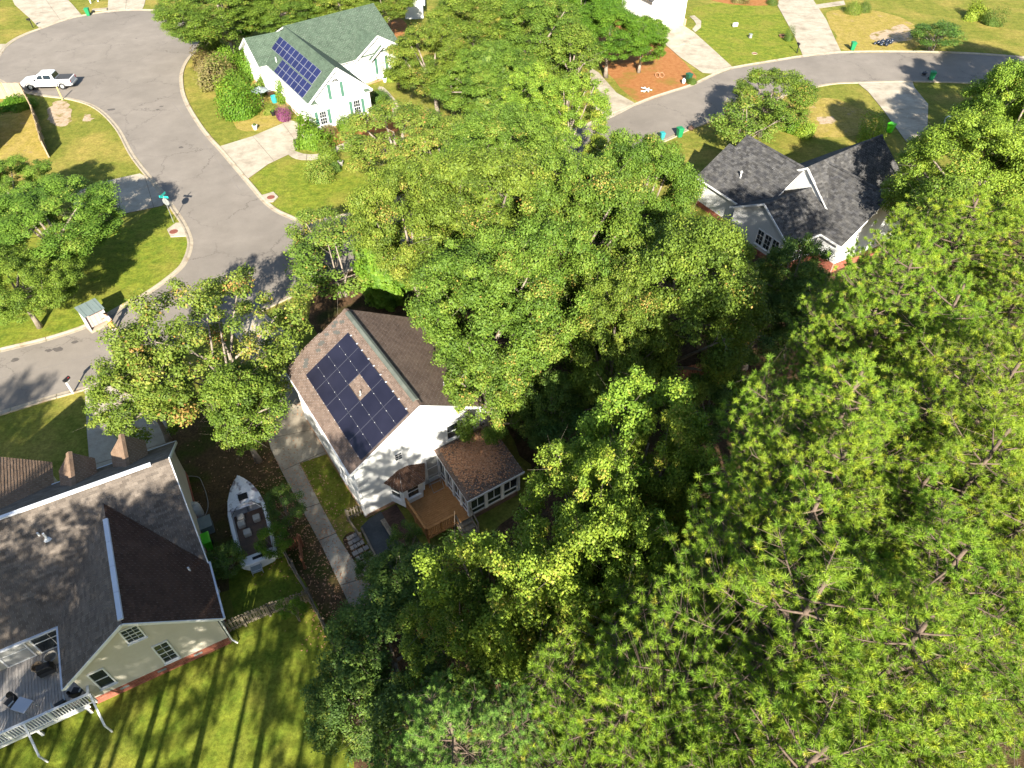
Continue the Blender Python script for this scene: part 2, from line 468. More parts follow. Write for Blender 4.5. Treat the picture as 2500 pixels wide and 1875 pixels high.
def np_mesh(name, V, F, m, tint=None):
    me = bpy.data.meshes.new(name)
    V = np.asarray(V, np.float32)
    F = np.asarray(F, np.int32)
    k = F.shape[1]
    me.vertices.add(len(V))
    me.vertices.foreach_set('co', V.ravel())
    me.loops.add(F.size)
    me.loops.foreach_set('vertex_index', F.ravel())
    me.polygons.add(len(F))
    me.polygons.foreach_set('loop_start', np.arange(0, F.size, k, dtype=np.int32))
    me.polygons.foreach_set('loop_total', np.full(len(F), k, np.int32))
    if tint is not None:
        a = me.attributes.new('tint', 'FLOAT', 'POINT')
        a.data.foreach_set('value', np.asarray(tint, np.float32))
    me.materials.append(MT[m] if isinstance(m, str) else m)
    me.update(calc_edges=True)
    return me


def catmull(pts, k=4, closed=False):
    P = [Vector(p) for p in pts]
    n = len(P)
    out = []
    for i in range(n if closed else n - 1):
        p0 = P[(i - 1) % n] if closed or i > 0 else P[0]
        p1, p2 = P[i], P[(i + 1) % n]
        p3 = P[(i + 2) % n] if closed or i + 2 < n else P[-1]
        for j in range(k):
            t = j / k
            out.append(0.5 * ((2 * p1) + (p2 - p0) * t + (2 * p0 - 5 * p1 + 4 * p2 - p3) * t * t + (3 * p1 - p0 - 3 * p2 + p3) * t ** 3))
    if not closed:
        out.append(P[-1])
    return out


# ---------------------------------------------------------------- the ground
def sheet(name, pts, z, m, smooth_k=0, kind='structure', jitter=0.0):
    P = [G(*p) for p in pts]
    if smooth_k:
        P = catmull(P, smooth_k, True)
    if jitter:
        P = [p + Vector((random.gauss(0, jitter), random.gauss(0, jitter), 0)) for p in P]
    me = bpy.data.meshes.new(name)
    me.from_pydata([(p.x, p.y, z) for p in P], [], [list(range(len(P)))])
    me.materials.append(MT[m])
    if me.polygons[0].normal.z < 0:
        me.flip_normals()
    o = link(name, me)
    o['kind'] = kind
    return o


g = MB()
g.add([(-700, -500, 0), (700, -500, 0), (700, 900, 0), (-700, 900, 0)], [(0, 1, 2, 3)])
tag(g.build('ground', 'lawn'), kind='structure')

forest_px = [(960, 640), (1250, 560), (1500, 480), (1700, 560), (1950, 640), (2250, 560), (2700, 450), (3300, 700), (3000, 1900), (2500, 2700), (900, 2700), (880, 1950), (830, 1640), (900, 1480), (960, 1440), (1150, 1330), (1300, 1200), (1240, 1050), (1130, 900)]
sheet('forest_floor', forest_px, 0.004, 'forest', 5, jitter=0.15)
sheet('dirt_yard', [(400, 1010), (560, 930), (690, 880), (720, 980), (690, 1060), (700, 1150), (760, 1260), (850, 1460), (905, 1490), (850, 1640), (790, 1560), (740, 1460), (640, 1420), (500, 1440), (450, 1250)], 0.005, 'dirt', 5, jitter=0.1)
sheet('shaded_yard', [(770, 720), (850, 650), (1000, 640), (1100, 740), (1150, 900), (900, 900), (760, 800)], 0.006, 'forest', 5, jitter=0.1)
sheet('side_lawn', [(735, 1130), (790, 1108), (860, 1210), (840, 1250), (815, 1270), (780, 1220)], 0.009, 'lawn2')
sheet('shadow_lawn', [(560, 1400), (690, 1360), (770, 1480), (830, 1610), (860, 1900), (900, 2400), (200, 2400), (-200, 2000), (0, 1760), (230, 1690), (330, 1640), (555, 1570)], 0.008, 'lawn2', 5, jitter=0.1)
sheet('corner_lawn', [(300, 560), (390, 500), (440, 560), (466, 600), (430, 690), (330, 730), (210, 795), (60, 838), (-60, 850), (-60, 640), (150, 560)], 0.008, 'lawn2', 4)
sheet('front_lawn', [(610, 440), (700, 390), (800, 395), (900, 380), (960, 440), (960, 520), (850, 515), (752, 540), (700, 528), (650, 500)], 0.008, 'lawn2', 4)
sheet('straw_bed', [(1425, 110), (1480, 175), (1560, 250), (1632, 226), (1700, 200), (1660, 140), (1610, 100), (1540, 60), (1450, 50)], 0.008, 'straw', 4, jitter=0.1)
sheet('straw_strip', [(930, 30), (985, 50), (1000, 90), (1010, 180), (985, 210), (960, 120), (930, 60)], 0.008, 'straw', 4, jitter=0.08)
sheet('planting_bed', [(470, 90), (560, 110), (640, 160), (700, 280), (620, 320), (570, 300), (520, 200), (470, 140)], 0.007, 'dry', 4, jitter=0.1)
sheet('foundation_bed', [(760, 300), (905, 265), (985, 280), (960, 330), (900, 345), (790, 370), (740, 345)], 0.007, 'straw', 4)
sheet('dry_lawn', [(-60, 230), (60, 250), (100, 330), (110, 420), (-60, 430)], 0.008, 'dry', 4)
sheet('dry_lawn', [(1890, 240), (2000, 235), (2110, 270), (2150, 320), (2050, 335), (1930, 330), (1880, 290)], 0.008, 'dry', 5, jitter=0.15)
sheet('dry_lawn', [(2020, 30), (2130, 25), (2230, 60), (2230, 120), (2060, 122), (2040, 80)], 0.008, 'dry', 5, jitter=0.15)
sheet('green_lawn', [(1695, 20), (1800, 5), (1895, 20), (1930, 80), (1955, 136), (1800, 160), (1710, 85)], 0.010, 'lawn2', 4, jitter=0.1)
sheet('mulch_bed', [(1690, -20), (1900, -20), (1900, 8), (1830, 14), (1750, 4)], 0.011, 'straw', 4)
for pts in ([(120, 262), (150, 245), (172, 262), (168, 300), (140, 308), (118, 290)],
            [(2125, 85), (2165, 72), (2205, 60), (2230, 85), (2190, 105), (2140, 100)],
            [(205, 280), (222, 283), (222, 295), (210, 296)],
            [(1995, 288), (2030, 285), (2040, 297), (2005, 303)]):
    sheet('sand_patch', pts, 0.012, 'sand', 5, jitter=0.12)

# roads
LEG_W = [(-60, 180), (0, 193), (25, 208), (60, 222), (113, 232), (170, 239), (210, 249), (241, 263), (269, 286), (297, 320), (326, 374), (360, 419), (397, 462), (430, 508), (455, 545), (470, 580), (471, 604), (462, 632), (445, 658), (400, 695), (351, 728)]
LEG_E = [(752, 545), (723, 541), (700, 532), (672, 519), (650, 503), (630, 483), (616, 466), (598, 445), (567, 408), (533, 368), (510, 343), (487, 314), (465, 280), (450, 252), (441, 227), (438, 204), (438, 184), (445, 161), (459, 139), (478, 122), (487, 100), (478, 75), (453, 50), (419, 35), (382, 28), (340, 26), (297, 27), (255, 31), (212, 38), (181, 44), (142, 56), (108, 69), (74, 81), (42, 96), (17, 115), (0, 139), (-20, 160), (-60, 180)]
ST_N1 = [(-220, 915), (-60, 878), (0, 861), (113, 834), (218, 799), (300, 754), (351, 728)]
ST_N2 = [(752, 545), (850, 528), (1000, 478), (1200, 400), (1400, 322), (1575, 249), (1632, 229), (1694, 209), (1751, 182), (1790, 168), (1920, 146), (1957, 140), (2054, 130), (2198, 128), (2360, 132), (2500, 142), (2700, 160)]
ST_S = [(-220, 1060), (-60, 1020), (0, 1004), (113, 969), (204, 943), (263, 921), (400, 865), (560, 790), (700, 722), (850, 655), (1000, 588), (1200, 508), (1400, 428), (1622, 340), (1671, 316), (1722, 297), (1850, 250), (1960, 217), (2028, 203), (2093, 200), (2226, 197), (2420, 203), (2700, 220)]
road_px = LEG_W + [(600, 640)] + LEG_E
P = [G(*p) for p in road_px[:-1]]
me = bpy.data.meshes.new('road')
me.from_pydata([(p.x, p.y, 0.016) for p in P], [], [list(range(len(P)))])
me.materials.append(MT['asphalt'])
if me.polygons[0].normal.z < 0:
    me.flip_normals()
tag(link('cul_de_sac_road', me), kind='structure')
NN = [G(*p) for p in ST_N1] + [G(430, 690), G(600, 620)] + [G(*p) for p in ST_N2]
SS = [G(*p) for p in ST_S]
P = NN + SS[::-1]
me = bpy.data.meshes.new('road')
me.from_pydata([(p.x, p.y, 0.012) for p in P], [], [list(range(len(P)))])
me.materials.append(MT['asphalt'])
if me.polygons[0].normal.z < 0:
    me.flip_normals()
tag(link('street_road', me), kind='structure')

# tar smears and a paler centre seam along the street and up the stem
sm = MB()
for (a, b) in (((0, 925), (240, 866)), ((420, 250), (590, 470)), ((1575, 300), (1760, 240)), ((1800, 225), (1960, 175))):
    A_, B_ = G(*a), G(*b)
    d = (B_ - A_).normalized()
    r = Vector((-d.y, d.x, 0)) * 0.05
    n = 14
    for i in range(n):
        p, q = A_.lerp(B_, i / n), A_.lerp(B_, (i + 0.9) / n)
        sm.add([(p - r).to_tuple()[:2] + (0.0205,), (q - r).to_tuple()[:2] + (0.0205,), (q + r).to_tuple()[:2] + (0.0205,), (p + r).to_tuple()[:2] + (0.0205,)], [(0, 1, 2, 3)])
MT['seam'] = mat('paler_asphalt_seam', (0.21, 0.186, 0.165), rough=0.9)
tag(sm.build('asphalt_seam', 'seam'), kind='structure')
MT['stain'] = mat('oil_stain', (0.085, 0.075, 0.068), (0.12, 0.105, 0.095), 3, 0.8)
for i, (px, py, r) in enumerate([(142, 853, .35), (119, 856, .22), (183, 835, .22), (272, 268, .40), (394, 260, .2), (385, 268, .18), (442, 360, .28), (38, 879, .25), (333, 94, .15), (2255, 185, .3)]):
    c = G(px, py)
    pts = []
    for k in range(12):
        a = k * math.tau / 12
        rr = r * random.uniform(0.7, 1.15)
        pts.append((c.x + rr * 1.3 * math.cos(a), c.y + rr * 0.9 * math.sin(a), 0.0208))
    m_ = MB()
    m_.add(pts, [tuple(range(12))])
    tag(m_.build('oil_stain', 'stain'), kind='structure')


def curb(pts, side, name='curb', gaps=()):
    P = catmull([G(*p) for p in pts], 4)
    prof = ((0.0, 0.0), (-0.0, 0.024), (0.26, 0.028), (0.35, 0.085), (0.44, 0.105), (0.50, 0.10), (0.52, 0.0))
    root = bpy.data.objects.new(name, None)
    COL.objects.link(root)
    root['kind'] = 'structure'
    rings, run = [], 0.0
    for i, p in enumerate(P):
        d = (P[min(i + 1, len(P) - 1)] - P[max(i - 1, 0)]).normalized()
        r = Vector((d.y, -d.x, 0)) * side
        ring = [p + r * o + Vector((0, 0, z)) for o, z in prof]
        rings.append(ring)
        if i:
            run += (P[i] - P[i - 1]).length
        if (run > 2.6 or i == len(P) - 1) and len(rings) > 1:
            m_ = MB()
            e = 0.02
            rr = [list(q) for q in rings]
            d0 = (rr[1][0] - rr[0][0]).normalized() * e
            d1 = (rr[-1][0] - rr[-2][0]).normalized() * e
            rr[0] = [q + d0 for q in rr[0]]
            rr[-1] = [q - d1 for q in rr[-1]]
            m_.loft(rr, close=False, cap=True)
            m_.build('kerb_segment', 'curb', root)
            rings, run = [ring], 0.0
    return root


curb(LEG_W, 1)
curb(LEG_E, 1)
curb(ST_N1, -1)
curb(ST_N2, -1)
curb(ST_S, 1)


# driveways: a recessed bed with separate slabs
def clip(poly, p, n):
    out = []
    for i in range(len(poly)):
        a, b = poly[i], poly[(i + 1) % len(poly)]
        da, db = (a - p).dot(n), (b - p).dot(n)
        if da >= 0:
            out.append(a)
        if (da >= 0) != (db >= 0):
            out.append(a.lerp(b, da / (da - db)))
    return out


def driveway(name, pts, cuts=(), k=0, m='concrete', gap=0.03, top=0.05):
    P = [G(*p) for p in pts]
    if k:
        P = catmull(P, k, True)
    b = MB()
    b.prism([(p.x, p.y) for p in P], 0.0, 0.026)
    o = b.build(name, 'joint')
    o['kind'] = 'structure'
    pieces = [P]
    for (a, c) in cuts:
        A_, C_ = G(*a), G(*c)
        d = (C_ - A_).normalized()
        n = Vector((-d.y, d.x, 0))
        nxt = []
        for q in pieces:
            for s in (1, -1):
                r = clip(q, A_ + n * s * gap / 2, n * s)
                if len(r) >= 3:
                    nxt.append(r)
        pieces = nxt
    for q in pieces:
        c = sum(q, Vector()) / len(q)
        q = [p + (c - p).normalized() * 0.015 for p in q]
        s = MB()
        s.prism([(p.x, p.y) for p in q], 0.02, top + random.uniform(-.004, .004))
        s.build('slab_panel', m, o)
    return o


driveway('driveway', [(533, 359), (617, 333), (708, 294), (748, 304), (775, 330), (712, 374), (655, 401), (600, 441), (567, 404)], [((617, 333), (668, 392)), ((690, 301), (733, 360))])
driveway('footpath', [(700, 372), (712, 366), (740, 376), (775, 377), (800, 366), (862, 342), (868, 352), (806, 378), (780, 390), (735, 391), (712, 384)], [((750, 372), (748, 395)), ((812, 356), (820, 378)), ((840, 345), (848, 365))], 2)
driveway('footpath', [(922, 216), (936, 213), (962, 240), (976, 262), (970, 290), (957, 290), (958, 268), (946, 248)], [((930, 240), (975, 240)), ((940, 266), (990, 264))], 2)
driveway('driveway', [(28, -6), (160, -6), (178, 12), (200, 38), (150, 53), (97, 70), (78, 50), (36, 12)], [((108, -6), (150, 53))])
driveway('driveway', [(265, -6), (357, -6), (352, 14), (346, 26), (300, 27), (262, 31)], [((310, -6), (306, 28))])
driveway('driveway', [(-90, 108), (19, 108), (0, 136), (-20, 158), (-90, 165)])
driveway('driveway', [(180, 470), (270, 440), (342, 424), (372, 440), (408, 490), (396, 503), (343, 514), (262, 531), (180, 550)], [((284, 440), (296, 525)), ((352, 424), (376, 508))])
driveway('driveway', [(199, 948), (208, 963), (212, 1048), (222, 1170), (430, 1110), (400, 1010), (330, 935), (262, 923)], [((205, 1030), (400, 1000)), ((214, 1140), (430, 1075)), ((290, 925), (330, 1120))])
driveway('driveway', [(560, 800), (640, 760), (720, 830), (765, 960), (805, 1080), (800, 1108), (731, 1131), (780, 1227), (825, 1310), (853, 1353), (925, 1446), (960, 1500), (868, 1500), (852, 1475), (787, 1337), (728, 1227), (687, 1150), (661, 1097), (650, 1054), (655, 1000), (650, 930), (600, 860)],
         [((600, 860), (740, 840)), ((640, 960), (770, 930)), ((640, 1075), (810, 1040)), ((690, 1150), (745, 1125)), ((735, 1245), (795, 1225)), ((775, 1322), (850, 1290)), ((830, 1430), (930, 1400))])
driveway('driveway', [(1596, 73), (1668, 62), (1694, 79), (1740, 120), (1791, 167), (1752, 181), (1715, 178), (1660, 140), (1612, 98)], [((1640, 118), (1715, 95)), ((1690, 160), (1765, 140))])
driveway('footpath', [(1683, 40), (1695, 38), (1712, 52), (1711, 68), (1697, 79), (1690, 72), (1700, 60), (1694, 50)])
driveway('driveway', [(1903, -8), (1980, -8), (2017, 48), (2036, 90), (2055, 130), (1961, 139), (1940, 90), (1898, 14)], [((1910, 25), (2010, 20)), ((1920, 55), (2025, 46)), ((1935, 84), (2040, 68))])
driveway('footpath', [(1992, 12), (2060, 2), (2064, 12), (1998, 21)])
driveway('driveway', [(2092, 202), (2227, 199), (2233, 215), (2266, 255), (2264, 320), (2230, 352), (2212, 346), (2158, 272), (2119, 224)], [((2100, 225), (2245, 221)), ((2150, 272), (2280, 263)), ((2180, 320), (2280, 300))])
driveway('driveway', [(1440, 165), (1462, 178), (1505, 227), (1556, 256), (1500, 285), (1470, 296), (1440, 240)], [((1430, 225), (1510, 205))])

# a house-side walk of mixed pavers, each laid separately
pv = tag(sheet('paver_bed', [(838, 1315), (868, 1300), (905, 1352), (935, 1400), (945, 1432), (915, 1440), (885, 1400), (848, 1345)], 0.055, 'forest', 3), kind='structure')
rows = [((848, 1318), (872, 1306)), ((851, 1330), (880, 1314)), ((856, 1342), (888, 1324)), ((861, 1356), (900, 1336)), ((870, 1368), (908, 1350)), ((878, 1381), (915, 1362)), ((885, 1395), (921, 1376)), ((890, 1409), (929, 1390)), ((899, 1422), (936, 1404)), ((910, 1434), (942, 1418))]
for i, (a, b) in enumerate(rows):
    A_, B_ = G(*a), G(*b)
    d = (B_ - A_)
    n = 3 if i % 2 else 4
    rz = math.atan2(d.y, d.x)
    for j in range(n):
        if random.random() < 0.1:
            continue
        c = A_.lerp(B_, (j + 0.5 + random.uniform(-.06, .06)) / n)
        pb = MB()
        pb.box((c.x, c.y, 0.075), (d.length / n * random.uniform(.8, .95), 0.30 * random.uniform(.85, 1.05), 0.06 + random.uniform(0, .025)), rz + random.uniform(-.09, .09))
        pb.build('paver', 'paver', pv)

# brown leaves blown over the side drive and the dirt yard
ll = MB()
for (pa, pb_, wd, n) in (((690, 1120), (900, 1470), 2.0, 900), ((560, 1000), (700, 1280), 3.0, 650), ((700, 1250), (830, 1560), 1.6, 600), ((900, 1400), (1000, 1480), 1.5, 300), ((620, 860), (720, 1010), 1.5, 250)):
    A_, B_ = G(*pa), G(*pb_)
    for i in range(n):
        q = A_.lerp(B_, random.random())
        q = q + Vector((random.gauss(0, wd * .6), random.gauss(0, wd * .6), 0))
        a, r = random.uniform(0, 6.28), random.uniform(.03, .075)
        z = random.uniform(.060, .075)
        c_, s_ = math.cos(a) * r, math.sin(a) * r
        ll.add([(q.x - c_, q.y - s_, z), (q.x + s_ * .6, q.y - c_ * .6, z + .012), (q.x + c_, q.y + s_, z), (q.x - s_ * .6, q.y + c_ * .6, z + .01)], [(0, 1, 2, 3)])
tag(ll.build('leaf_litter', 'leafbrown'), 'brown leaf litter scattered over the side driveway and dirt', 'leaves', kind='stuff')


# ---------------------------------------------------------------- building helpers (house-local coordinates)
def shingles(mb, eL, eR, rR, rL, ex=0.15, tab=0.32, th=0.014):
    eL, eR, rR, rL = Vector(eL), Vector(eR), Vector(rR), Vector(rL)
    nrm = (eR - eL).cross((rL + rR) / 2 - eL).normalized()
    if nrm.z < 0:
        nrm = -nrm
    up = (((rL + rR) - (eL + eR)) / 2)
    rows = max(1, int(up.length / ex))
    for i in range(rows):
        t0, t1 = i / rows, min(1.0, (i + 1.12) / rows)
        a0, b0 = eL.lerp(rL, t0), eR.lerp(rR, t0)
        a1, b1 = eL.lerp(rL, t1), eR.lerp(rR, t1)
        W = (b0 - a0).length
        if W < 0.05:
            continue
        off = (i % 2) * 0.5 * tab + random.uniform(0, .04)
        s = -off
        while s < W - 1e-3:
            x0, x1 = max(0, s), min(W, s + tab - 0.006)
            s += tab
            if x1 - x0 < 0.02:
                continue
            f0, f1 = x0 / W, x1 / W
            dn = random.uniform(-.008, .008)
            lift = nrm * (th * random.uniform(.8, 1.3) + 0.012)
            p, q = a0.lerp(b0, f0), a0.lerp(b0, f1)
            dv = (a1 - a0).normalized() * dn
            u, v = a1.lerp(b1, f0), a1.lerp(b1, f1)
            lo = nrm * 0.006
            mb.add([p + dv + lift, q + dv + lift, v + lo, u + lo, p + dv, q + dv], [(0, 1, 2, 3), (4, 5, 1, 0)])


def roof(root, planes, m, ex=0.15, tab=0.32, slab=0.14, trim='trim', name='roof', caps=(), capm=None, capw=0.34):
    """planes: (eaveL, eaveR, ridgeR, ridgeL); slab with fascia, laid shingles on top"""
    b = MB()
    for pl in planes:
        P = [Vector(p) for p in pl]
        if (P[2] - P[3]).length < 1e-4:
            P = P[:3]
        b.slab(P, slab)
    r = b.build(name, trim, root)
    s = MB()
    for pl in planes:
        shingles(s, *pl, ex=ex, tab=tab)
    o = s.build('shingles', m, r)
    o['kind'] = 'stuff'
    for a, c in caps:
        a, c = Vector(a), Vector(c)
        n = max(2, int((c - a).length / 0.3))
        cb = MB()
        side = Vector((-(c - a).y, (c - a).x, 0)).normalized() * capw / 2
        for i in range(n):
            p, q = a.lerp(c, i / n), a.lerp(c, (i + 1.1) / n)
            for sg in (1, -1):
                cb.add([p + Vector((0, 0, .065)), q + Vector((0, 0, .05)), q + side * sg + Vector((0, 0, -.045)), p + side * sg + Vector((0, 0, -.03))], [(0, 1, 2, 3)])
        cb.build('ridge_cap', capm or m, r)
    return r


def clipz(poly, z0, z1):
    def half(P, f):
        out = []
        for i in range(len(P)):
            a, b = P[i], P[(i + 1) % len(P)]
            da, db = f(a), f(b)
            if da >= 0:
                out.append(a)
            if (da >= 0) != (db >= 0):
                t = da / (da - db)
                out.append((a[0] + (b[0] - a[0]) * t, a[1] + (b[1] - a[1]) * t))
        return out
    P = half(poly, lambda p: p[1] - z0)
    return half(P, lambda p: z1 - p[1]) if P else P


def wall(root, p0, p1, top, z0=0.0, m='white', course=0.2, th=0.16, name='wall', base=None, base_h=0.0):
    """lap-sided wall from p0 to p1 (outside on the right-hand side of p0->p1); top: [(s 0..1, z)]"""
    p0, p1 = Vector((*p0, 0)), Vector((*p1, 0))
    L_ = (p1 - p0).length
    d = (p1 - p0) / L_
    n = Vector((d.y, -d.x, 0))
    zb = z0 + base_h
    poly = [(0, zb), (L_, zb)] + [(s * L_, z) for s, z in reversed(top)]
    b = MB()
    k = len(poly)
    vs = [p0 + d * x + Vector((0, 0, z)) for x, z in poly] + [p0 + d * x + Vector((0, 0, z)) - n * th for x, z in poly]
    b.add(vs, [tuple(range(k)), tuple(range(k, 2 * k))[::-1]] + [(i, k + i, k + (i + 1) % k, (i + 1) % k) for i in range(k)])
    z, zt = zb, max(p[1] for p in top)
    while z < zt - 0.01:
        q = clipz(poly, z, min(z + course, zt))
        if len(q) >= 3:
            vs = [p0 + d * x + n * (0.024 - 0.02 * (zz - z) / course) + Vector((0, 0, zz)) for x, zz in q]
            b.add(vs, [tuple(range(len(vs)))])
            xs = [x for x, zz in q if zz < z + 1e-4]
            if len(xs) >= 2:
                b.add([p0 + d * min(xs) + Vector((0, 0, z)), p0 + d * max(xs) + Vector((0, 0, z)), p0 + d * max(xs) + n * .024 + Vector((0, 0, z)), p0 + d * min(xs) + n * .024 + Vector((0, 0, z))], [(0, 1, 2, 3)])
        z += course
    w_ = b.build(name, m, root)
    if base:
        bb = MB()
        c = p0 + d * L_ / 2 - n * (th / 2 - 0.03)
        bb.box((c.x, c.y, z0 + base_h / 2), (L_ + 0.02, th, base_h), math.atan2(d.y, d.x))
        fo = bb.build('foundation', 'mortar', root)
        br = MB()
        rows = max(1, int(base_h / 0.085))
        for i in range(rows):
            x = -(i % 2) * 0.12
            while x < L_:
                x0, x1 = max(0, x), min(L_, x + 0.225)
                x += 0.24
                if x1 - x0 < .03:
                    continue
                c = p0 + d * (x0 + x1) / 2 + n * 0.035
                br.box((c.x, c.y, z0 + (i + .5) * base_h / rows), (x1 - x0, 0.03, base_h / rows - 0.014), math.atan2(d.y, d.x))
        o = br.build('bricks', base, fo)
        o['kind'] = 'stuff'
    return w_


def opening(root, p0, p1, s, z, w_, h, cols=1, rows=2, glass='glass', name='window', frame='trim', fw=0.07, out=0.05, sill=True, mid=True):
    """window on the wall p0->p1 with its centre s metres along, bottom z"""
    p0, p1 = Vector((*p0, 0)), Vector((*p1, 0))
    d = (p1 - p0).normalized()
    n = Vector((d.y, -d.x, 0))
    rz = math.atan2(d.y, d.x)
    c = p0 + d * s
    f = MB()
    for dx in (-1, 1):
        q = c + d * dx * (w_ / 2 + fw / 2) + n * out / 2
        f.box((q.x, q.y, z + h / 2), (fw, out + .05, h + 2 * fw), rz)
    for zz in (z - fw / 2, z + h + fw / 2):
        q = c + n * out / 2
        f.box((q.x, q.y, zz), (w_, out + .048, fw), rz)
    q = c + n * (out - 0.004)
    for i in range(1, rows):
        t = 0.05 if (mid and i * 2 == rows) else 0.016
        f.box((q.x, q.y, z + h * i / rows), (w_, .03, t), rz)
    for j in range(1, cols):
        qq = q + d * (w_ * (j / cols - .5))
        f.box((qq.x, qq.y, z + h / 2), (.016, .026, h), rz)
    fo = f.build(name, frame, root)
    g_ = MB()
    q = c + n * (out - 0.018)
    g_.box((q.x, q.y, z + h / 2), (w_, 0.012, h), rz)
    g_.build('pane', glass, fo)
    if sill:
        sm_ = MB()
        q = c + n * (out / 2 + .04)
        sm_.box((q.x, q.y, z - fw - 0.025), (w_ + 2 * fw + .08, out + .12, 0.05), rz)
        sm_.build('sill', frame, fo)
    return fo


def shutter(root, p0, p1, s, z, w_, h, m='green_sh'):
    p0, p1 = Vector((*p0, 0)), Vector((*p1, 0))
    d = (p1 - p0).normalized()
    n = Vector((d.y, -d.x, 0))
    rz = math.atan2(d.y, d.x)
    c = p0 + d * s
    f = MB()
    q = c + n * .035
    f.box((q.x, q.y, z + h / 2), (w_ - .02, .03, h - .02), rz)
    q = c + n * .055
    for dx in (-1, 1):
        t = q + d * dx * (w_ / 2 - .035)
        f.box((t.x, t.y, z + h / 2), (.07, .035, h), rz)
    for zz in (z + .04, z + h / 2, z + h - .04):
        f.box((q.x, q.y, zz), (w_ - .14, .033, .08), rz)
    nn = int(h / .1)
    for i in range(nn):
        f.box((q.x, q.y, z + (i + .5) * h / nn), (w_ - .14, .02, .05), rz)
    f.build('shutter', m, root)


def fascia(root, a, b, h=0.16, t=0.05, m='trim', name='fascia'):
    x = MB()
    x.bar(a, b, t, h)
    return x.build(name, m, root)


def local_frame(root):
    bpy.context.view_layer.update()
    return root.matrix_world.inverted()


# ================================================================ main white house with brown roof
yA = math.radians(123.47)
HA = thing('house', 'white two storey house with brown shingle roof and black solar panels', 'house', (-5.14, 26.48, 0), yA)
LA, WA, HEA, HRA = 10.25, 4.73, 4.89, 7.81
rA = roof(HA, [((0, WA, HEA), (LA, WA, HEA), (LA, 0, HRA), (0, 0, HRA)), ((LA, -WA, HEA), (0, -WA, HEA), (0, 0, HRA), (LA, 0, HRA))], 'roofA', 0.14, 0.31,
          caps=[((0.05, 0, HRA + .02), (LA - .05, 0, HRA + .02))], capm='roofA', capw=.4)
rv = MB()
for i in range(9):
    a, b = 0.45 + i * 1.04, 0.45 + (i + .985) * 1.04
    rings = []
    for x in (a, b):
        rings.append([(x, y_, HRA + z_) for y_, z_ in ((-.19, -.02), (-.17, .07), (0, .155), (.17, .07), (.19, -.02))])
    rv.loft(rings)
rv.build('ridge_vent', 'ridge', rA)
# walls
p = .35
cw = WA - p
pitchA = (HRA - HEA) / WA
ztop = HEA - .12 + p * pitchA
gab = [(0, ztop), (.5, HRA - .16), (1, ztop)]
GW = ((p, cw), (p, -cw))
wall(HA, *GW, gab, m='white', base='tanbrick', base_h=.3)
wall(HA, (LA - p, -cw), (LA - p, cw), gab, m='white')
wall(HA, (LA - p, cw), (p, cw), [(0, ztop), (1, ztop)], m='white', base='tanbrick', base_h=.3)
wall(HA, (p, -cw), (LA - p, -cw), [(0, ztop), (1, ztop)], m='white')
for y_ in (cw, -cw):
    for x_ in (p, LA - p):
        cb = MB()
        cb.box((x_, y_, ztop / 2 + .1), (.14, .14, ztop - .3))
        cb.build('corner_board', 'trim', HA)
for sg in (1, -1):
    fascia(HA, (-.02, sg * WA, HEA - .06), (-.02, 0.0, HRA - .06), .17, .04, name='rake_board')
    fascia(HA, (0, sg * (WA + .02), HEA - .07), (LA, sg * (WA + .02), HEA - .07), .14, .09, name='gutter')
opening(HA, *GW, cw + 2.02, 3.55, .75, 1.15, 1, 2)
opening(HA, *GW, cw - 1.66, 3.85, .42, .56, 2, 3, sill=False, fw=.05, mid=False)
for s, z in ((1.0, 2.9), (5.2, 2.9), (2.2, .95)):
    opening(HA, (LA - p, cw), (p, cw), (LA - 2 * p) - s - .6, z, .8, 1.1, 1, 2)
# vent pipes, satellite-style kickout bump of the front porch roof
for (x_, y_, z_) in ((3.84, 2.04, 6.55), (2.1, -2.6, 6.2)):
    vp = MB()
    vp.tube([(x_, y_, z_ - .1), (x_, y_, z_ + .30)], .042, 10)
    vo = vp.build('vent_pipe', 'propane', rA)
    vp = MB()
    vp.tube([(x_, y_, z_ - .02), (x_, y_, z_ + .05)], [.12, .05], 10)
    vp.build('boot', 'graybox', vo)
for (a0, b0) in ((9.75, .75), (9.3, 2.0), (9.55, 1.55), (9.05, 2.45), (9.2, 3.3), (9.0, 3.42), (8.85, 3.55), (9.35, .45), (8.9, 1.0), (9.1, 1.08), (9.32, 2.15), (9.62, .95)):
    for k in range(2):
        pt = MB()
        y0 = b0 + k * .115
        z0 = HRA - y0 * pitchA
        zz = HRA - (y0 + .125) * pitchA
        pt.add([(a0, y0, z0 + .035), (a0 + .31, y0, z0 + .035), (a0 + .31, y0 + .12, zz + .038), (a0, y0 + .12, zz + .038)], [(0, 1, 2, 3)])
        pt.build('replaced_shingle', 'patch', rA)
        a0 += .1
# front porch / garage roof that steps out beyond the far gable
roof(HA, [((LA - .4, 3.2, 4.35), (LA + 1.7, 3.2, 4.35), (LA + 1.7, 1.6, 5.3), (LA - .4, 1.6, 5.3)), ((LA + 1.7, 0.0, 4.35), (LA - .4, 0, 4.35), (LA - .4, 1.6, 5.3), (LA + 1.7, 1.6, 5.3))], 'roofA', .15, .32, name='porch_roof')
wall(HA, (LA + 1.4, .3), (LA + 1.4, 2.9), [(0, 4.4), (.5, 5.1), (1, 4.4)], m='white')
wall(HA, (LA + 1.4, 2.9), (LA - p, 2.9), [(0, 4.4), (1, 4.4)], m='white')
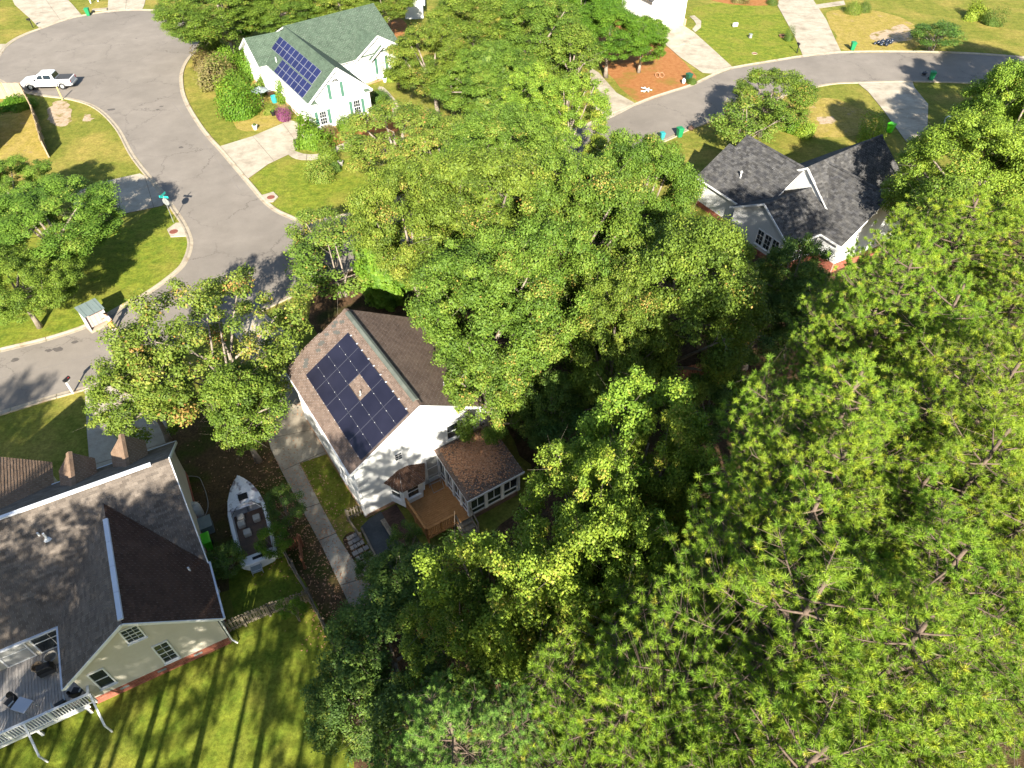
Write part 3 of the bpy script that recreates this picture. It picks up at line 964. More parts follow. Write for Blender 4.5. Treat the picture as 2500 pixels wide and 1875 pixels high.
# the solar array: five by four, one left out for the vent pipe
b0, b1 = .69, 3.93
for i in range(5):
    for j in range(4):
        if i == 2 and j == 1:
            continue
        x0, x1 = .14 + i * 1.648, .14 + (i + 1) * 1.648 - .014
        y0, y1 = b0 + j * (b1 - b0) / 4, b0 + (j + 1) * (b1 - b0) / 4 - .012
        zf = lambda y_: HRA - y_ * pitchA + .11
        sp = MB()
        sp.slab([(x0, y0, zf(y0)), (x1, y0, zf(y0)), (x1, y1, zf(y1)), (x0, y1, zf(y1))], .045)
        so = sp.build('solar_panel', 'aludark', rA)
        gp = MB()
        e = .014
        lift = .004
        gp.slab([(x0 + e, y0 + e * .8, zf(y0 + e * .8) + lift), (x1 - e, y0 + e * .8, zf(y0 + e * .8) + lift), (x1 - e, y1 - e * .8, zf(y1 - e * .8) + lift), (x0 + e, y1 - e * .8, zf(y1 - e * .8) + lift)], .006)
        gp.build('cell_sheet', 'cell', so)
        for fx in (.22, .78):
            xx = x0 + (x1 - x0) * fx
            cl = MB()
            cl.box((xx, y1 + .011, zf(y1 + .011) + .012), (.036, .024, .026))
            cl.build('clamp', 'trim', so)
            if j == 0:
                cl = MB()
                cl.box((xx, y0 - .05, zf(y0 - .05) - .035), (.07, .10, .03))
                cl.build('rail_end', 'gutter', so)
# sunroom
SR0, SR1, SRD, SF = -.85, -4.35, -3.4, .6
roof(HA, [((-3.6, -.62, 2.42), (-3.6, -4.66, 2.42), (p - .02, -4.66, 3.18), (p - .02, -.62, 3.18))], 'roofA', .14, .31, name='sunroom_roof', slab=.12)
fascia(HA, (-3.62, -.6, 2.36), (-3.62, -4.68, 2.36), .15, .06, name='fascia')
fl = MB()
fl.box(((p + SRD) / 2, (SR0 + SR1) / 2, SF - .08), (p - SRD, SR0 - SR1, .16))
fl.build('sunroom_floor', 'deckgray', HA)
sk = MB()
sk.box(((p + SRD) / 2, SR0 - .06, SF / 2 - .05), (p - SRD, .08, SF - .1)).box(((p + SRD) / 2, SR1 + .06, SF / 2 - .05), (p - SRD, .08, SF - .1)).box((SRD + .06, (SR0 + SR1) / 2, SF / 2 - .05), (.08, SR0 - SR1 - .3, SF - .1))
sk.build('skirting', 'brickpatio', HA)


def glazed(p0, p1, n, ztopf):
    P0, P1 = Vector((*p0, 0)), Vector((*p1, 0))
    d = P1 - P0
    rz = math.atan2(d.y, d.x)
    for i in range(n + 1):
        q = P0 + d * i / n
        zt = ztopf(q)
        m_ = MB()
        m_.box((q.x, q.y, (SF + zt) / 2), (.2, .2, zt - SF))
        m_.build('post', 'trim', HA)
    for i in range(n):
        a, b = P0 + d * (i + .12 / (d.length / n)) / n, P0 + d * (i + 1 - .12 / (d.length / n)) / n
        zt = min(ztopf(a), ztopf(b))
        f = MB()
        for zz in (SF + .06, SF + .5, zt - .06):
            f.bar((a.x, a.y, zz), (b.x, b.y, zz), .08, .09)
        mid = (a + b) / 2
        f.box((mid.x, mid.y, (SF + .5 + zt) / 2), (.05, .05, zt - SF - .6), rz)
        fo = f.build('window', 'trim', HA)
        g_ = MB()
        g_.box((mid.x, mid.y, (SF + zt) / 2), ((b - a).length, .02, zt - SF - .12), rz)
        g_.build('pane', 'glass', fo)


glazed((SRD, SR0 + .02), (SRD, SR1), 3, lambda q: 2.32)
glazed((p - .12, SR0), (SRD, SR0), 4, lambda q: 2.32 + (q.x - SRD) * .2)
glazed((SRD, SR1), (p - .12, SR1), 4, lambda q: 2.32 + (q.x - SRD) * .2)
lv = MB()
for i in range(5200):
    x_ = random.gauss(-1.2, .95)
    if not -3.5 < x_ < .15:
        continue
    y_ = -.9 - abs(random.gauss(0.0, 1)) * 1.1 if random.random() < .2 else random.gauss(-2.9, .75)
    if not -4.6 < y_ < -.7:
        continue
    z_ = 2.42 + (x_ + 3.6) * .193 + .045 + random.uniform(0, .02)
    a = random.uniform(0, 6.28)
    r_ = random.uniform(.035, .085)
    dx, dy = math.cos(a) * r_, math.sin(a) * r_
    lv.add([(x_ - dx, y_ - dy, z_), (x_ + dy * .6, y_ - dx * .6, z_ + .01), (x_ + dx, y_ + dy, z_ + .005), (x_ - dy * .6, y_ + dx * .6, z_ + .012)], [(0, 1, 2, 3)])
tag(lv.build('fallen_leaves', 'leafbrown'), 'brown leaves lying on the sunroom roof', 'leaves', kind='stuff')
bpy.data.objects['fallen_leaves'].location = HA.location
bpy.data.objects['fallen_leaves'].rotation_euler = HA.rotation_euler
# bay window
bp = [(p, 2.6), (-.62, 2.08), (-.62, .86), (p, .34)]
for i in range(3):
    wall(HA, bp[i], bp[i + 1], [(0, 2.4), (1, 2.4)], z0=.45, m='white', th=.1, name='bay_wall')
    L_ = math.dist(bp[i], bp[i + 1])
    opening(HA, bp[i], bp[i + 1], L_ / 2, 1.25, L_ * .58, .95, 1, 2)
be = [(p, 2.86), (-.9, 2.24), (-.9, .70), (p, .08)]
br_ = [((*be[0], 2.38), (*be[1], 2.38), (p, 1.75, 2.95), (p, 1.75, 2.95)), ((*be[1], 2.38), (*be[2], 2.38), (p, 1.2, 2.95), (p, 1.75, 2.95)), ((*be[2], 2.38), (*be[3], 2.38), (p, 1.2, 2.95), (p, 1.2, 2.95))]
roof(HA, br_, 'roofD2', .14, .25, name='bay_roof', slab=.08)
sd_ = MB()
sd_.box((-.1, 1.47, .42), (.9, 1.3, .1))
sd_.build('bay_floor', 'trim', HA)
# back door on the deck
opening(HA, *GW, cw + .45, .72, .85, 1.95, 1, 2, name='door', glass='glassw', sill=False)
# satellite dish at the eave corner
DS = thing('satellite_dish', 'grey round dish on the wall corner above the sunroom', 'dish', HA.matrix_world @ Vector((0, 0, 0)))
bpy.context.view_layer.update()
DS.location = HA.matrix_world @ Vector((p - .1, -cw - .35, 3.05))
dm = MB()
rings = []
for i, rr in enumerate((.02, .16, .30, .40)):
    rings.append([(rr * math.cos(t) * 1.0, rr * math.sin(t), rr * rr * .55) for t in [k * math.tau / 16 for k in range(16)]])
dm.loft(rings, cap=False)
do = dm.build('dish_face', 'graybox', DS, smooth=True)
do.rotation_euler = (math.radians(25), math.radians(-15), 0)
dm = MB()
dm.tube([(0, 0, -.35), (0, 0, .0)], .03)
dm.tube([(0, 0, 0.0), (.12, -.12, .35)], .015)
dm.tube([(0, 0, -.33), (-.2, .3, -.33)], .03)
dm.build('bracket', 'steel', DS)

# wooden deck and steps, its own structure
DK = thing('wooden_deck', 'brown stained wooden deck with railing and steps behind the bay window', 'deck', HA.location, yA)
x = -.02
i = 0
while x > -3.42:
    b_ = MB()
    y_hi = 2.06 if x < -.7 else 2.06
    b_.box((x - .065, (y_hi - .82) / 2, SF + random.uniform(-.004, .004)), (.128, y_hi + .82, .035))
    b_.build('plank', 'wood', DK)
    x -= .14
    i += 1
fr = MB()
for y_ in (2.0, .6, -.78):
    fr.box((-1.7, y_, SF - .12), (3.3, .06, .18))
for x_ in (-3.36, -1.7):
    for y_ in (2.0, .4, -.75):
        fr.box((x_, y_, .24), (.1, .1, .48))
fr.build('joists', 'wood', DK)


def railing(root, a, b, z0, h, n_post, m, bal=.11, w_=.035, top=(.13, .04)):
    a, b = Vector((*a, 0)), Vector((*b, 0))
    d = b - a
    L_ = d.length
    rz = math.atan2(d.y, d.x)
    for i in range(n_post):
        q = a + d * i / (n_post - 1)
        m_ = MB()
        m_.box((q.x, q.y, z0 + h / 2 + .03), (.1, .1, h + .06), rz)
        m_.build('post', m, root)
    m_ = MB()
    m_.bar((a.x, a.y, z0 + h), (b.x, b.y, z0 + h), top[0], top[1])
    m_.build('top_rail', m, root)
    m_ = MB()
    m_.bar((a.x, a.y, z0 + .12), (b.x, b.y, z0 + .12), .045, .07)
    m_.build('bottom_rail', m, root)
    n = int(L_ / bal)
    bm_ = MB()
    bm_.box((0, 0, 0), (w_, w_, h - .16), rz)
    me_ = bm_.mesh('baluster', m)
    for i in range(1, n):
        q = a + d * i / n
        o = link('baluster', me_, root)
        o.location = (q.x, q.y, z0 + .12 + (h - .16) / 2)


railing(DK, (-3.42, 2.08), (-3.42, .12), SF, .95, 3, 'wood')
railing(DK, (-.85, 2.08), (-3.42, 2.08), SF, .95, 3, 'wood')
for k in range(3):
    st = MB()
    st.box((-3.6 - k * .3, -.36, SF - .17 * (k + 1)), (.32, .92, .05))
    st.box((-3.47 - k * .3, -.36, SF - .17 * (k + 1) + .1), (.03, .9, .14))
    st.build('step', 'woodg', DK)
for y_ in (.14, -.86):
    st = MB()
    st.bar((-3.42, y_, SF + .9), (-4.35, y_, .95), .07, .1)
    st.box((-4.35, y_, .5), (.09, .09, 1.0)).box((-3.42, y_, SF + .45), (.09, .09, .95))
    st.bar((-3.4, y_, SF - .05), (-4.4, y_, .06), .05, .2)
    st.build('stair_rail', 'woodg', DK)

# folding metal frame leaning by the back door
FS = thing('screen_frame', 'thin grey metal frame standing on the deck by the sunroom', 'frame', HA.location, yA)
f = MB()
for a, b in (((-.25, .22, SF + .02), (-.25, .22, 1.75)), ((-.3, -.55, SF + .02), (-.3, -.55, 1.75)), ((-.25, .22, 1.75), (-.3, -.55, 1.75)), ((-.25, .22, SF + .3), (-.3, -.55, SF + .3)), ((-.75, .2, SF + .02), (-.25, .22, 1.7)), ((-.75, -.55, SF + .02), (-.3, -.55, 1.7)), ((-.75, .2, SF + .03), (-.75, -.55, SF + .03))):
    f.tube([a, b], .016, 6)
f.build('tube_frame', 'steel', FS)

# slab patio + brick terrace beside the deck
sl = MB()
sl.prism([(.12, 4.2), (.2, 3.45), (-1.85, 3.54), (-3.3, 3.62), (-3.95, 4.35), (-3.45, 5.12), (-.15, 4.95)], 0.0, .10)
so = sl.build('patio_slab', 'slab')
so.location, so.rotation_euler, so['kind'] = HA.location, HA.rotation_euler, 'structure'
cbm = MB()
cbm.bar((-.3, 4.98, .16), (-3.5, 5.16, .16), .12, .16)
cbm.build('edge_board', 'woodg', so)
te = MB()
te.prism([(.15, 3.46), (.2, 2.4), (-3.4, 2.45), (-3.4, 3.6), (-1.85, 3.52)], 0.0, .06)
to = te.build('brick_terrace', 'brickpatio')
to.location, to.rotation_euler, to['kind'] = HA.location, HA.rotation_euler, 'structure'
bk = MB()
x = .1
r_ = 0
while x > -3.25:
    y_ = 2.56 + (r_ % 2) * .1
    while y_ < 3.36:
        bk.box((x - .05, y_ + .1, .068), (.095, .195, .03 + random.uniform(-.004, .004)))
        y_ += .205
    x -= .105
    r_ += 1
o = bk.build('paving_bricks', 'brickpatio', to)
o['kind'] = 'stuff'
BN = thing('garden_bench', 'narrow weathered grey bench on the dark patio slab', 'bench', HA.location, yA)
f = MB()
for k in range(3):
    f.box((-1.35, 3.58 + k * .1, .42), (1.5, .085, .04))
f.build('seat', 'woodg', BN)
for x_ in (-.75, -1.95):
    f = MB()
    f.box((x_, 3.68, .25), (.08, .28, .3))
    f.build('leg', 'woodg', BN)


# ================================================================ house with green roof
yB = math.radians(123.34)
HB = thing('house', 'white house with green shingle roof, green shutters and blue solar panels', 'house', (-19.35, 78.31, 0), yB)
bpy.context.view_layer.update()
iB = HB.matrix_world.inverted()


def LB(px, py, z):
    return iB @ G(px, py, z)


def b2(x, y):
    return 525 + x / 4.147, y / 4.147


WB, HEB, HRB = 3.85, 3.62, 6.78
RgL, RgR = LB(*b2(690, 268), 6.78), LB(*b2(1605, 35), 6.78)
FeR = LB(*b2(1893, 466), 3.5)
BkL = RgL + (RgL - FeR + (RgR - RgL))
BkL.z = 3.6
rowdir = (RgR - RgL)
FeL = FeR - rowdir
FeL.z = 3.5
BkR = BkL + rowdir
BkR.z = 3.6
xr = RgL.x
roof(HB, [(FeL, FeR, RgR, RgL), (BkR, BkL, RgL, RgR)], 'roofB', .2, .42, caps=[(RgL, RgR)], name='roof')
wr = roof(HB, [((0, WB, HEB), (13.9, WB, HEB), (xr, 0, HRB), (0, 0, HRB)), ((xr - 1.0, -WB, HEB), (0, -WB, HEB), (0, 0, HRB), (xr, 0, HRB))], 'roofB', .2, .42, caps=[((0, 0, HRB), (xr, 0, HRB))], name='wing_roof')
pB = .35
cB = WB - pB
ptB = (HRB - HEB) / WB
ztB = HEB - .12 + pB * ptB
FW = ((pB, cB), (pB, -cB))
gbl = [(0, ztB), (.5, HRB - .16), (1, ztB)]
wall(HB, *FW, gbl, m='white', base='tanbrick', base_h=.42, course=.22)
wall(HB, (13.8, cB), (pB, cB), [(0, ztB), (1, ztB)], m='white', base='tanbrick', base_h=.42, course=.22)
wall(HB, (pB, -cB), (xr - 3, -cB), [(0, ztB), (1, ztB)], m='white', course=.22)
# low west gable behind the wing
STZ, STA, STB = 5.85, 13.7, 21.1
roof(HB, [((STA, 4.85, 3.6), (STA, 0, 3.6), (17.4, 0, STZ), (17.4, 4.85, STZ)), ((STB, 0, 3.6), (STB, 4.85, 3.6), (17.4, 4.85, STZ), (17.4, 0, STZ))], 'roofB', .2, .42, name='west_gable_roof', caps=[((17.4, 0, STZ), (17.4, 4.85, STZ))])
WG = ((STB - .35, 4.45), (STA + .2, 4.45))
wall(HB, *WG, [(0, 3.65), (.5, STZ - .2), (1, 3.65)], m='white', base='tanbrick', base_h=.42, course=.22)
wall(HB, (13.9, 4.45), (13.9, 3.5), [(0, 3.55), (1, 3.55)], m='white', base='tanbrick', base_h=.42, course=.22)
for e in (STA, STB):
    fascia(HB, (e, 4.87, 3.55), (17.4, 4.87, STZ - .05), .24, .06, name='rake_board')
# main body walls
gl0 = BkL + (FeL - BkL).normalized() * .4
gl1 = FeL - (FeL - BkL).normalized() * .4
lw = Vector((rowdir.x, rowdir.y, 0)).normalized() * .4
wall(HB, (gl0 + lw).xy, ((gl0 + gl1) / 2 + lw).xy, [(0, 3.55), (1, 6.5)], m='white', course=.22)
gr0, gr1 = FeR - (FeR - BkR).normalized() * .4 - lw, BkR + (FeR - BkR).normalized() * .4 - lw
wall(HB, gr0.xy, gr1.xy, [(0, 3.5), (.5, 6.5), (1, 3.5)], m='white', course=.22)
fw0, fw1 = gl1 + lw, gr0
wall(HB, fw0.xy, fw1.xy, [(0, 3.4), (1, 3.4)], m='white', base='tanbrick', base_h=.3, course=.22)
wall(HB, gr1.xy, (gl0 + lw).xy, [(0, 3.5), (1, 3.5)], m='white', course=.22)
for sg in (1, -1):
    fascia(HB, (-.02, sg * WB, HEB - .05), (-.02, 0, HRB - .05), .24, .05, name='rake_board')
    rt = MB()
    rt.slab([(-.06, sg * WB, HEB - .12), (-.06, sg * (WB - .95), HEB - .12), (.34, sg * (WB - .95), HEB + .06), (.34, sg * WB, HEB + .06)], .1)
    rt.build('cornice_return', ['trim'], HB)
    rt2 = MB()
    rt2.slab([(-.07, sg * WB, HEB - .10), (-.07, sg * (WB - .95), HEB - .10), (.36, sg * (WB - .95), HEB + .09), (.36, sg * WB, HEB + .09)], .02)
    rt2.build('cornice_shingles', 'roofB', HB)
    fascia(HB, (0, sg * (WB + .03), HEB - .08), (xr - 3, sg * (WB + .03), HEB - .08), .13, .1, name='gutter')
for yy in (cB, -cB):
    cb = MB()
    cb.box((pB, yy, 1.9), (.16, .16, 3.2))
    cb.build('corner_board', 'trim', HB)
opening(HB, *FW, cB - .24, 3.62, .72, 1.45, 1, 2, glass='glassw')
am = MB()
for k in range(5):
    a0, a1 = math.pi * k / 5 + .08, math.pi * (k + 1) / 5 - .08
    c_ = Vector((pB - .05, .24, 5.22))
    am.add([c_ + Vector((-.012, -.1 * math.cos(a0), .1 * math.sin(a0))), c_ + Vector((-.012, -.42 * math.cos(a0), .36 * math.sin(a0))), c_ + Vector((-.012, -.42 * math.cos(a1), .36 * math.sin(a1))), c_ + Vector((-.012, -.1 * math.cos(a1), .1 * math.sin(a1)))], [(0, 1, 2, 3)])
ao = am.build('arched_pane', 'glass', HB)
af = MB()
pts_ = [(pB - .035, .24 - .47 * math.cos(t), 5.2 + .42 * math.sin(t)) for t in [math.pi * k / 12 for k in range(13)]]
af.tube(pts_, .03, 6)
af.build('arch_frame', 'trim', HB)
for s, z, hh in ((cB - 1.12, 3.5, 1.62), (cB + .38, 3.5, 1.62), (cB - 3.12, .86, 1.62), (cB - 1.62, .86, 1.62), (cB + 1.1, 1.1, 1.62), (cB + 2.6, 1.1, 1.62)):
    shutter(HB, *FW, s, z, .36, hh)
opening(HB, *FW, cB - 2.37, .95, .78, 1.42, 3, 4)
opening(HB, *FW, cB + 1.85, 1.18, .78, 1.5, 3, 4)
for s in (1.2, 3.5):
    opening(HB, (13.8, cB), (pB, cB), s, 1.3, .75, 1.4, 2, 4)
opening(HB, (13.8, cB), (pB, cB), 13.8 - 5.8, .1, 4.2, 2.1, 4, 4, name='garage_door', glass='trim', sill=False, mid=False)
opening(HB, *WG, 2.2, 1.3, .8, 1.4, 2, 4)
opening(HB, *WG, 4.6, 1.3, .8, 1.4, 2, 4)
vp = MB()
vp.tube([(12.05, 3.0, 4.2), (12.05, 3.0, 4.9)], .06, 8)
vp.build('vent_pipe', 'trim', wr)
# panels: ten in the upper row, seven in the lower, half-cut cells with a white mid line
for row, (ya, yb, xa, xb, n) in enumerate(((1.02, 2.40, 1.95, 15.2, 10), (2.50, 3.86, 1.8, 11.1, 7))):
    for i in range(n):
        x0, x1 = xa + (xb - xa) * i / n, xa + (xb - xa) * (i + 1) / n - .06
        zf = lambda y_: HRB - y_ * ptB + .10
        sp = MB()
        sp.slab([(x0, ya, zf(ya)), (x1, ya, zf(ya)), (x1, yb, zf(yb)), (x0, yb, zf(yb))], .045)
        so = sp.build('solar_panel', 'alu', wr)
        ym = (ya + yb) / 2
        for (y0, y1) in ((ya + .02, ym - .02), (ym + .02, yb - .02)):
            gp = MB()
            gp.slab([(x0 + .025, y0, zf(y0) + .005), (x1 - .025, y0, zf(y0) + .005), (x1 - .025, y1, zf(y1) + .005), (x0 + .025, y1, zf(y1) + .005)], .006)
            gp.build('cell_sheet', 'cellB', so)
# right-hand front gable with nested entry gable
E_l, E_r, E_p = LB(*b2(1430, 608), 3.5), LB(*b2(1893, 470), 3.5), None
mid_ = (E_l + E_r) / 2
ax = Vector((-(E_r - E_l).y, (E_r - E_l).x, 0)).normalized()
if ax.x < 0:
    ax = -ax
E_p = Vector((mid_.x, mid_.y, 5.55))
bk_ = ax * 7.0
roof(HB, [(E_l + bk_, E_l, E_p, E_p + bk_), (E_r, E_r + bk_, E_p + bk_, E_p)], 'roofB', .2, .42, caps=[(E_p, E_p + bk_)], name='entry_roof')
ins = ax * .35
dr = (E_r - E_l).normalized()
q0, q1 = E_l + ins + dr * .3, E_r + ins - dr * .3
q0.z = q1.z = 0
wall(HB, q0.xy, q1.xy, [(0, 3.45), (.5, 5.35), (1, 3.45)], m='white', base='tanbrick', base_h=.3, course=.22)
wall(HB, q1.xy, (q1 + ax * 4).xy, [(0, 3.4), (1, 3.4)], m='white', course=.22)
wall(HB, (q0 + ax * 3).xy, q0.xy, [(0, 3.4), (1, 3.4)], m='white', course=.22)
for e in (E_l, E_r):
    fascia(HB, e - ax * .02 + Vector((0, 0, -.05)), E_p - ax * .02 + Vector((0, 0, -.05)), .22, .05, name='rake_board')
n0, n1 = E_l + dr * 1.9 - ax * .25, E_r - dr * 1.0 - ax * .25
n0.z = n1.z = 2.95
npk = (n0 + n1) / 2
npk.z = 4.3
roof(HB, [(n0 + ax * .6, n0, npk, npk + ax * .6), (n1, n1 + ax * .6, npk + ax * .6, npk)], 'roofB', .2, .42, name='nested_gable_roof', slab=.1)
for e in (n0, n1):
    fascia(HB, e - ax * .02, npk - ax * .02, .2, .05, name='rake_board')
LE = (q1 - q0).length
opening(HB, q0.xy, q1.xy, LE * .54, 1.0, .85, 1.7, 1, 2, glass='glassw')
shutter(HB, q0.xy, q1.xy, LE * .54 - .78, .95, .38, 1.9)
shutter(HB, q0.xy, q1.xy, LE * .54 + .78, .95, .38, 1.9)
LF = (fw1 - fw0).length
opening(HB, fw0.xy, fw1.xy, LF - LE - 4.2, .95, .8, 1.5, 2, 4)
shutter(HB, fw0.xy, fw1.xy, LF - LE - 3.4, .9, .36, 1.62)
opening(HB, fw0.xy, fw1.xy, LF - LE - 1.6, .3, .95, 2.1, 2, 3, name='door', glass='green_sh', sill=False)
pc = MB()
pq = q0 - dr * .6 - ax * 0.1
pc.box((pq.x, pq.y, 1.65), (.2, .2, 3.3)).box((pq.x, pq.y, .1), (.32, .32, .2)).box((pq.x, pq.y, 3.2), (.32, .32, .2))
pc.build('porch_column', 'trim', HB)


# ================================================================ dark-roofed house
yC = math.radians(29.5)
HC = thing('house', 'house with charcoal shingle cross gables and pale siding among trees', 'house', (28.1, 57.2, 0), yC)
roof(HC, [((-6.9, .5, 2.9), (-6.9, 8.75, 2.9), (-3.4, 8.75, 5.43), (-3.4, .5, 5.43)), ((-3.4, .5, 5.44), (-3.4, 7.95, 5.44), (-2.2, 7.95, 6.3), (-2.2, .5, 6.3)), ((2.4, 7.95, 2.9), (2.4, .5, 2.9), (-2.2, .5, 6.3), (-2.2, 7.95, 6.3))], 'roofC', .19, .38, caps=[((-2.2, .3, 6.32), (-2.2, 7.95, 6.32))], name='north_roof', trim='trim')
roof(HC, [((-2.6, 5.2, 3.1), (8.0, 5.6, 3.1), (8.0, 1.1, 6.75), (-2.6, .1, 6.65)), ((8.0, -4.0, 3.1), (-2.6, -4.6, 3.1), (-2.6, .1, 6.65), (8.0, 1.1, 6.75))], 'roofC', .19, .38, caps=[((-2.6, .1, 6.68), (8.0, 1.1, 6.78))], name='main_roof')
roof(HC, [((-4.1, -6.6, 2.9), (-4.1, 0, 2.9), (.1, 0, 6.5), (.1, -6.6, 6.5)), ((4.4, 0, 2.9), (4.4, -6.6, 2.9), (.1, -6.6, 6.5), (.1, 0, 6.5))], 'roofC', .19, .38, caps=[((.1, -6.6, 6.52), (.1, 0, 6.52))], name='south_roof')
roof(HC, [((-7.9, -4.3, 2.9), (-1.0, -4.3, 2.9), (-1.0, -.7, 5.05), (-7.9, -.7, 5.05)), ((-1.0, 2.9, 2.9), (-7.9, 2.9, 2.9), (-7.9, -.7, 5.05), (-1.0, -.7, 5.05))], 'roofC', .19, .38, caps=[((-7.9, -.7, 5.07), (-1, -.7, 5.07))], name='west_roof')
W1 = ((-7.55, 2.6), (-7.55, -4.0))
wall(HC, *W1, [(0, 2.95), (.5, 4.9), (1, 2.95)], m='gray_siding', base='brick', base_h=.6)
for k in range(3):
    opening(HC, *W1, 3.6 + k * .9, 1.1, .68, 1.35, 2, 3)
W2 = ((-7.55, -4.0), (-3.75, -4.0))
wall(HC, *W2, [(0, 2.85), (1, 2.85)], m='gray_siding', base='brick', base_h=.7)
for k in range(4):
    opening(HC, *W2, .55 + k * .9, .9, .74, 1.65, 1, 2)
W3 = ((-3.75, -4.0), (-3.75, -6.3))
wall(HC, *W3, [(0, 2.85), (1, 2.85)], m='gray_siding', base='brick', base_h=.9)
W4 = ((-3.75, -6.3), (4.1, -6.3))
wall(HC, *W4, [(0, 2.85), (.5, 6.3), (1, 2.85)], m='gray_siding', base='brick', base_h=.9)
wall(HC, (-6.55, 8.4), (-6.55, 2.5), [(0, 2.95), (1, 2.95)], m='gray_siding', base='brick', base_h=.5)
wall(HC, (2.0, 7.6), (-6.55, 7.6), [(0, 2.9), (.5, 6.0), (1, 2.9)], m='gray_siding')
wall(HC, (-2.35, 4.4), (-2.35, -4.2), [(0, 3.2), (.5, 6.45), (1, 3.2)], z0=2.2, m='gray_siding')
wall(HC, (7.65, -3.7), (7.65, 5.2), [(0, 3.1), (.5, 6.4), (1, 3.1)], m='gray_siding')
for a, b in (((-7.92, -4.3, 2.85), (-7.92, -.7, 5.0)), ((-7.92, 2.9, 2.85), (-7.92, -.7, 5.0)), ((-2.62, 3.0, 4.62), (-2.62, .1, 6.6)), ((-2.62, -1.1, 5.7), (-2.62, .1, 6.6)), ((-7.9, -4.33, 2.82), (-3.9, -4.33, 2.82)), ((-4.13, -6.6, 2.82), (-4.13, -4.3, 2.82)), ((-6.93, 3, 2.82), (-6.93, 8.75, 2.82))):
    fascia(HC, a, b, .17, .06, name='rake_board')
vp = MB()
vp.tube([(-5.2, 4.9, 3.9), (-5.2, 4.9, 4.75)], .06, 8)
vp.tube([(-5.2, 4.9, 4.7), (-5.2, 4.9, 4.85)], [.13, .02], 8)
vp.build('vent_pipe', 'trim', HC)


# ================================================================ lower left house with dormers and deck
yD = math.radians(28.5)
HD = thing('house', 'cream sided house with grey brown roof, two dormers and brick foundation', 'house', (-17.8, 14.6, 0), yD)
MR, ME_, MZ, MEZ = 8.35, 4.85, 6.65, 3.0
XR = 3.62
XL = -14
rD = roof(HD, [((XL, MR - ME_, MEZ), (XR, MR - ME_, MEZ), (XR, MR, MZ), (XL, MR, MZ)), ((XR, MR + ME_, MEZ), (XL, MR + ME_, MEZ), (XL, MR, MZ), (XR, MR, MZ))], 'roofD', .15, .32, name='roof')
f = MB()
for i in range(10):
    a = XR - .9 - i * 1.6
    f.loft([[(x_, MR + y_, MZ + z_) for y_, z_ in ((-.12, .0), (-.1, .09), (.1, .09), (.12, 0))] for x_ in (a, a - 1.585)])
f.build('ridge_vent', 'gutter', rD)
WR, WZ, WEZ = 3.66, 6.0, 3.0
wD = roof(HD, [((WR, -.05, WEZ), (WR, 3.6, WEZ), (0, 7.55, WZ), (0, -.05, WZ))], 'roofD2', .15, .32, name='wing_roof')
wD2 = roof(HD, [((-WR, 3.7, WEZ), (-WR, -.05, WEZ), (0, -.05, WZ), (0, 7.55, WZ))], 'roofD', .15, .32, name='wing_roof')
f = MB()
for i in range(4):
    a = .15 + i * 1.55
    f.loft([[(x_, y_, WZ + z_) for x_, z_ in ((-.13, .0), (-.11, .1), (.11, .1), (.13, 0))] for y_ in (a, a + 1.53)])
f.build('ridge_vent', 'gutter', wD)
GD = ((-3.3, .3), (3.3, .3))
wall(HD, *GD, [(0, 3.15), (.5, 5.85), (1, 3.15)], m='cream', base='brick', base_h=.62)
wall(HD, (3.3, .3), (3.3, MR + ME_ - .35), [(0, 2.85), (.255, 2.8), (.64, 6.4), (1, 2.95)], m='cream', base='brick', base_h=.62)
wall(HD, (-3.3, 3.9), (-3.3, .3), [(0, 3.15), (1, 3.15)], m='cream', base='brick', base_h=.62)
BW = ((XL + .3, 3.85), (-3.3, 3.85))
wall(HD, *BW, [(0, 3.1), (1, 3.1)], m='cream', base='brick', base_h=.5)
wall(HD, (3.3, MR + ME_ - .35), (XL + .3, MR + ME_ - .35), [(0, 3.1), (1, 3.1)], m='cream')
for a, b in (((-WR, -.08, WEZ - .05), (0, -.08, WZ - .05)), ((WR, -.08, WEZ - .05), (0, -.08, WZ - .05)), ((XR + .03, MR - ME_, MEZ - .05), (XR + .03, MR, MZ - .05)), ((XR + .03, MR + ME_, MEZ - .05), (XR + .03, MR, MZ - .05))):
    fascia(HD, a, b, .16, .05, name='rake_board')
for a, b in (((WR + .05, -.05, WEZ - .07), (WR + .05, 3.6, WEZ - .07)), ((-WR - .05, -.05, WEZ - .07), (-WR - .05, 3.6, WEZ - .07)), ((XL, MR - ME_ - .05, MEZ - .07), (-WR - .1, MR - ME_ - .05, MEZ - .07)), ((XL, MR + ME_ + .05, MEZ - .07), (XR, MR + ME_ + .05, MEZ - .07))):
    fascia(HD, a, b, .13, .12, m='gutter', name='gutter')
dn = MB()
dn.tube([(3.42, .22, 2.9), (3.42, .22, .35), (3.62, .02, .12)], .045, 6)
dn.build('downspout', 'trim', HD)
dn = MB()
dn.tube([(3.42, 3.45, 2.95), (3.42, 3.45, .2)], .045, 6)
dn.build('downspout', 'trim', HD)
opening(HD, *GD, 3.25, 3.9, .7, 1.1, 3, 4)
opening(HD, *GD, 3.87, .95, .62, 1.75, 2, 4)
opening(HD, *GD, .95, 1.25, .62, 1.5, 1, 2)
for k, s in enumerate((1.4, 3.2, 5.0)):
    vn = MB()
    vn.box((-3.3 + s, .262, .4), (.42, .05, .16))
    vn.build('foundation_vent', 'graybox', HD)
LBW = -3.3 - XL - .3
opening(HD, *BW, LBW - 1.15, 1.0, 1.5, 1.75, 2, 2, glass='glass', sill=False)
opening(HD, *BW, LBW - 2.85, 1.0, 1.2, 1.75, 1, 2, glass='glassw', sill=False)
